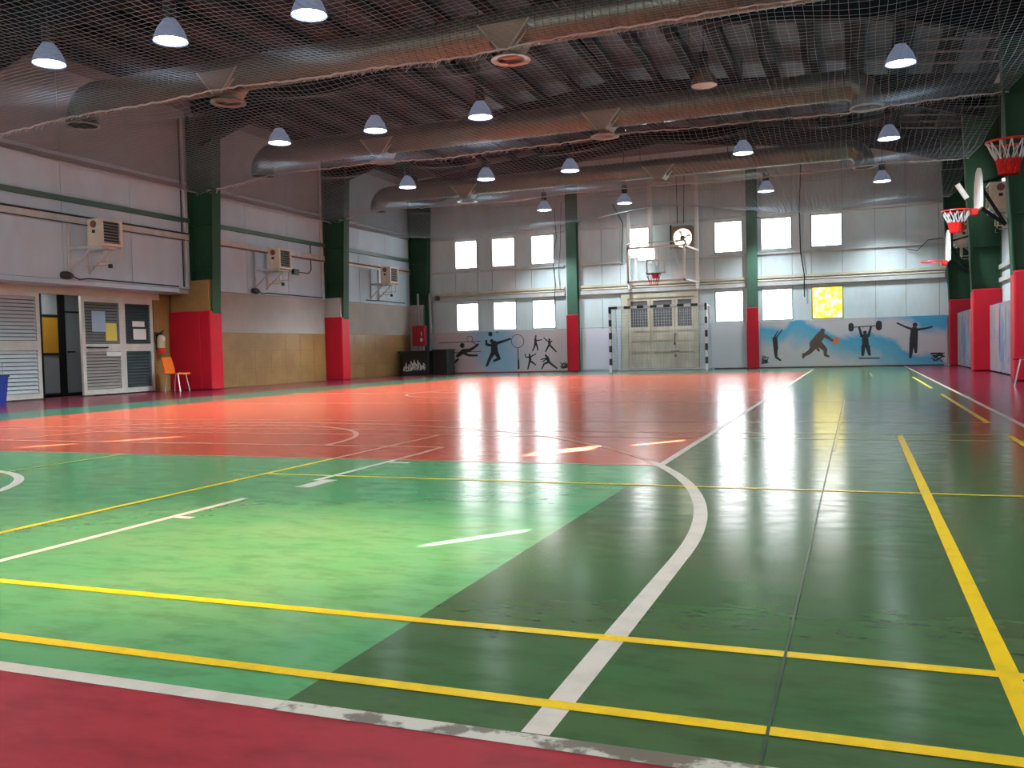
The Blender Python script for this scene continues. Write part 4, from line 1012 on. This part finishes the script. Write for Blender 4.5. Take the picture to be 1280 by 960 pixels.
# ------------------------------------------------------------------ small things on the left
ex = thing('fire_extinguisher', 'red and cream fire extinguisher hanging on the brown tiles above the orange chair', 'extinguisher', (DX+0.12, 17.1, 0.95))
MB().lathe([(0.001, 0), (0.085, 0.005), (0.09, 0.03), (0.09, 0.13)], (DX+0.12, 17.1, 0.92), 18).build('base_band', M_red, ex, smooth=True)
MB().lathe([(0.09, 0.13), (0.09, 0.34), (0.07, 0.41), (0.03, 0.44), (0.001, 0.45)], (DX+0.12, 17.1, 0.92), 18).build('cylinder', mat('extinguisher cream', (0.55,0.42,0.26), 0.35), ex, smooth=True)
MB().box((DX+0.08, 17.07, 1.36), (DX+0.16, 17.13, 1.42)).bar((DX+0.12, 17.1, 1.42), (DX+0.24, 17.08, 1.46), 0.03, 0.015).build('valve', M_black, ex)
MB().tube([(DX+0.1, 17.05, 1.4), (DX+0.10, 16.93, 1.42), (DX+0.12, 16.9, 1.25), (DX+0.14, 16.95, 1.0)], 0.014, 6).build('hose', M_black, ex)
B((DX+0.2, 17.06, 1.22), (DX+0.215, 17.14, 1.32)).build('tag', M_paper, ex); B((DX+0.012, 17.05, 1.0), (DX+0.035, 17.15, 1.4)).build('wall_hook', M_black, ex)

bin_ = thing('waste_bin', 'blue plastic waste bin at the left edge by the glazed front', 'bin', (-14.9, 11.95, 0))
cxb, cyb = -14.9, 11.92
def frustum(x, y, z0, z1, w0, w1, th=0.012):
    def sqr(w, z): return [(x-w, y-w, z), (x+w, y-w, z), (x+w, y+w, z), (x-w, y+w, z)]
    v = sqr(w0, z0)+sqr(w1, z1)+sqr(w1-th, z1)+sqr(w0-th, z0+th)
    f = [(3,2,1,0)]+[(i,(i+1)%4,4+(i+1)%4,4+i) for i in range(4)]+[(4+i,4+(i+1)%4,8+(i+1)%4,8+i) for i in range(4)]+[(8+i,8+(i+1)%4,12+(i+1)%4,12+i) for i in range(4)]+[(12,13,14,15)]
    return MB().add(v, f)
frustum(cxb, cyb, 0.0, 0.54, 0.17, 0.21).build('tub', M_blue, bin_); 
f = MB()
for a, b in (((-0.225,-0.225),(0.225,-0.2)), ((-0.225,0.2),(0.225,0.225)), ((-0.225,-0.2),(-0.2,0.2)), ((0.2,-0.2),(0.225,0.2))): f.box((cxb+a[0], cyb+a[1], 0.52), (cxb+b[0], cyb+b[1], 0.55))
f.build('lip', M_blue, bin_)
wb = MB()
for z in (0.57, 0.68, 0.80): wb.tube([(cxb-0.15, cyb-0.15, z), (cxb+0.15, cyb-0.15, z), (cxb+0.15, cyb+0.15, z), (cxb-0.15, cyb+0.15, z), (cxb-0.15, cyb-0.15, z)], 0.006, 5, False)
for k in range(5):
    for sx in (-0.15, 0.15): wb.tube([(cxb+sx, cyb-0.15+0.075*k, 0.56), (cxb+sx, cyb-0.15+0.075*k, 0.8)], 0.005, 5)
    for sy in (-0.15, 0.15): wb.tube([(cxb-0.15+0.075*k, cyb+sy, 0.56), (cxb-0.15+0.075*k, cyb+sy, 0.8)], 0.005, 5)
tag(wb.build('wire_basket', M_lightpaint), 'white wire basket standing on the blue bin', 'basket')

hc = thing('hose_cabinet', 'red fire hose cabinet in the left corner above the black chest', 'cabinet', (-14.66, 28.9, 1.03))
B((-14.92, 28.80, 1.03), (-14.42, 29.0, 1.75)).build('body', M_darkred, hc, bevel=0.01)
dr = B((-14.89, 28.785, 1.06), (-14.45, 28.80, 1.72)).build('door', M_darkred, hc)
B((-14.55, 28.77, 1.38), (-14.53, 28.785, 1.52)).build('handle', M_whitepaint, dr); B((-14.59, 28.782, 1.18), (-14.50, 28.785, 1.30)).build('label_plate', M_paper, dr)
B((-14.75, 28.84, 0.9), (-14.6, 28.98, 1.03)).build('inlet_pipe', M_greyrail, hc)

cb = thing('storage_chest', 'black storage chest with white scribbled writing, in the left corner', 'chest', (-14.4, 28.3, 0))
B((-14.95, 27.95, 0.0), (-13.88, 28.7, 0.80)).build('body', M_chest, cb, bevel=0.01); B((-15.03, 27.9, 0.80), (-13.86, 28.72, 0.845)).build('lid', M_chest, cb, bevel=0.008)
def fx3(u, v): return (-14.95+1.07*(u-250)/510, 0.80*(880-v)/330)
fx3.sc = 0.0021
d = Draw(fx3, 27.95)
rr = random.Random(4)
xx = 295
while xx < 690:
    h = rr.uniform(60, 120)*(1.2 if 400 < xx < 600 else 0.8)
    base = 815-rr.uniform(0, 25)
    d.limb((xx, base, 6), (xx+rr.uniform(5, 30), base-h, 5), (xx+rr.uniform(25, 50), base-h*0.55, 6), (xx+rr.uniform(10, 30), base-h*0.2, 5))
    xx += rr.uniform(22, 38)
d.limb((290, 790, 7), (330, 820, 6), (420, 815, 5), (470, 780, 6)).limb((640, 740, 6), (700, 785, 7), (680, 808, 6))
d.done('scribble', M_whitepaint, cb)
cb2 = thing('storage_chest', 'plain black chest standing right of the scribbled chest', 'chest', (-13.55, 28.5, 0))
B((-13.84, 28.2, 0.0), (-13.28, 28.85, 0.84)).build('body', M_chest, cb2, bevel=0.01); B((-13.85, 28.18, 0.84), (-13.26, 28.87, 0.88)).build('lid', M_chest, cb2)

# ------------------------------------------------------------------ cables on the back wall
def cable(pts, label, r=0.012): tag(MB().tube(pts, r, 5).build('hanging_cable', M_black), label, 'cable')
yb = YB-0.1
cable([(-9.6, yb, 5.6), (-9.55, yb, 4.6), (-9.7, yb, 3.8), (-9.62, yb, 3.0), (-9.75, yb, 1.6)], 'dark cable hanging on the back wall left of the left column')
cable([(-9.35, yb, 5.8), (-9.4, yb, 4.4), (-9.5, yb, 3.4), (-9.45, yb, 2.8)], 'thin dark cable hanging close to the left back column', 0.009)
cable([(-7.55, yb, 5.55), (-7.2, yb-0.05, 4.9), (-7.26, yb, 4.1), (-7.27, yb, 3.6)], 'black cable dropping from the net left of the hanging backboard', 0.016)
cable([(-5.42, yb, 6.5), (-5.4, yb, 4.75)], 'thin black cable going up from the exhaust fan, left one', 0.012)
cable([(-5.15, yb, 6.5), (-5.2, yb, 4.75)], 'thin black cable going up from the exhaust fan, right one', 0.012)
cable([(-1.55, yb, 6.4), (-1.62, yb, 5.0), (-1.6, yb, 3.6), (-1.5, yb, 2.9), (-1.5, yb, 2.2)], 'long dark cable hanging between the right hand windows', 0.018)
cable([(1.4, yb, 3.5), (1.7, yb, 3.42), (2.0, yb, 3.72), (2.4, yb, 3.75)], 'looped dark cable on the back wall near the right corner', 0.012)
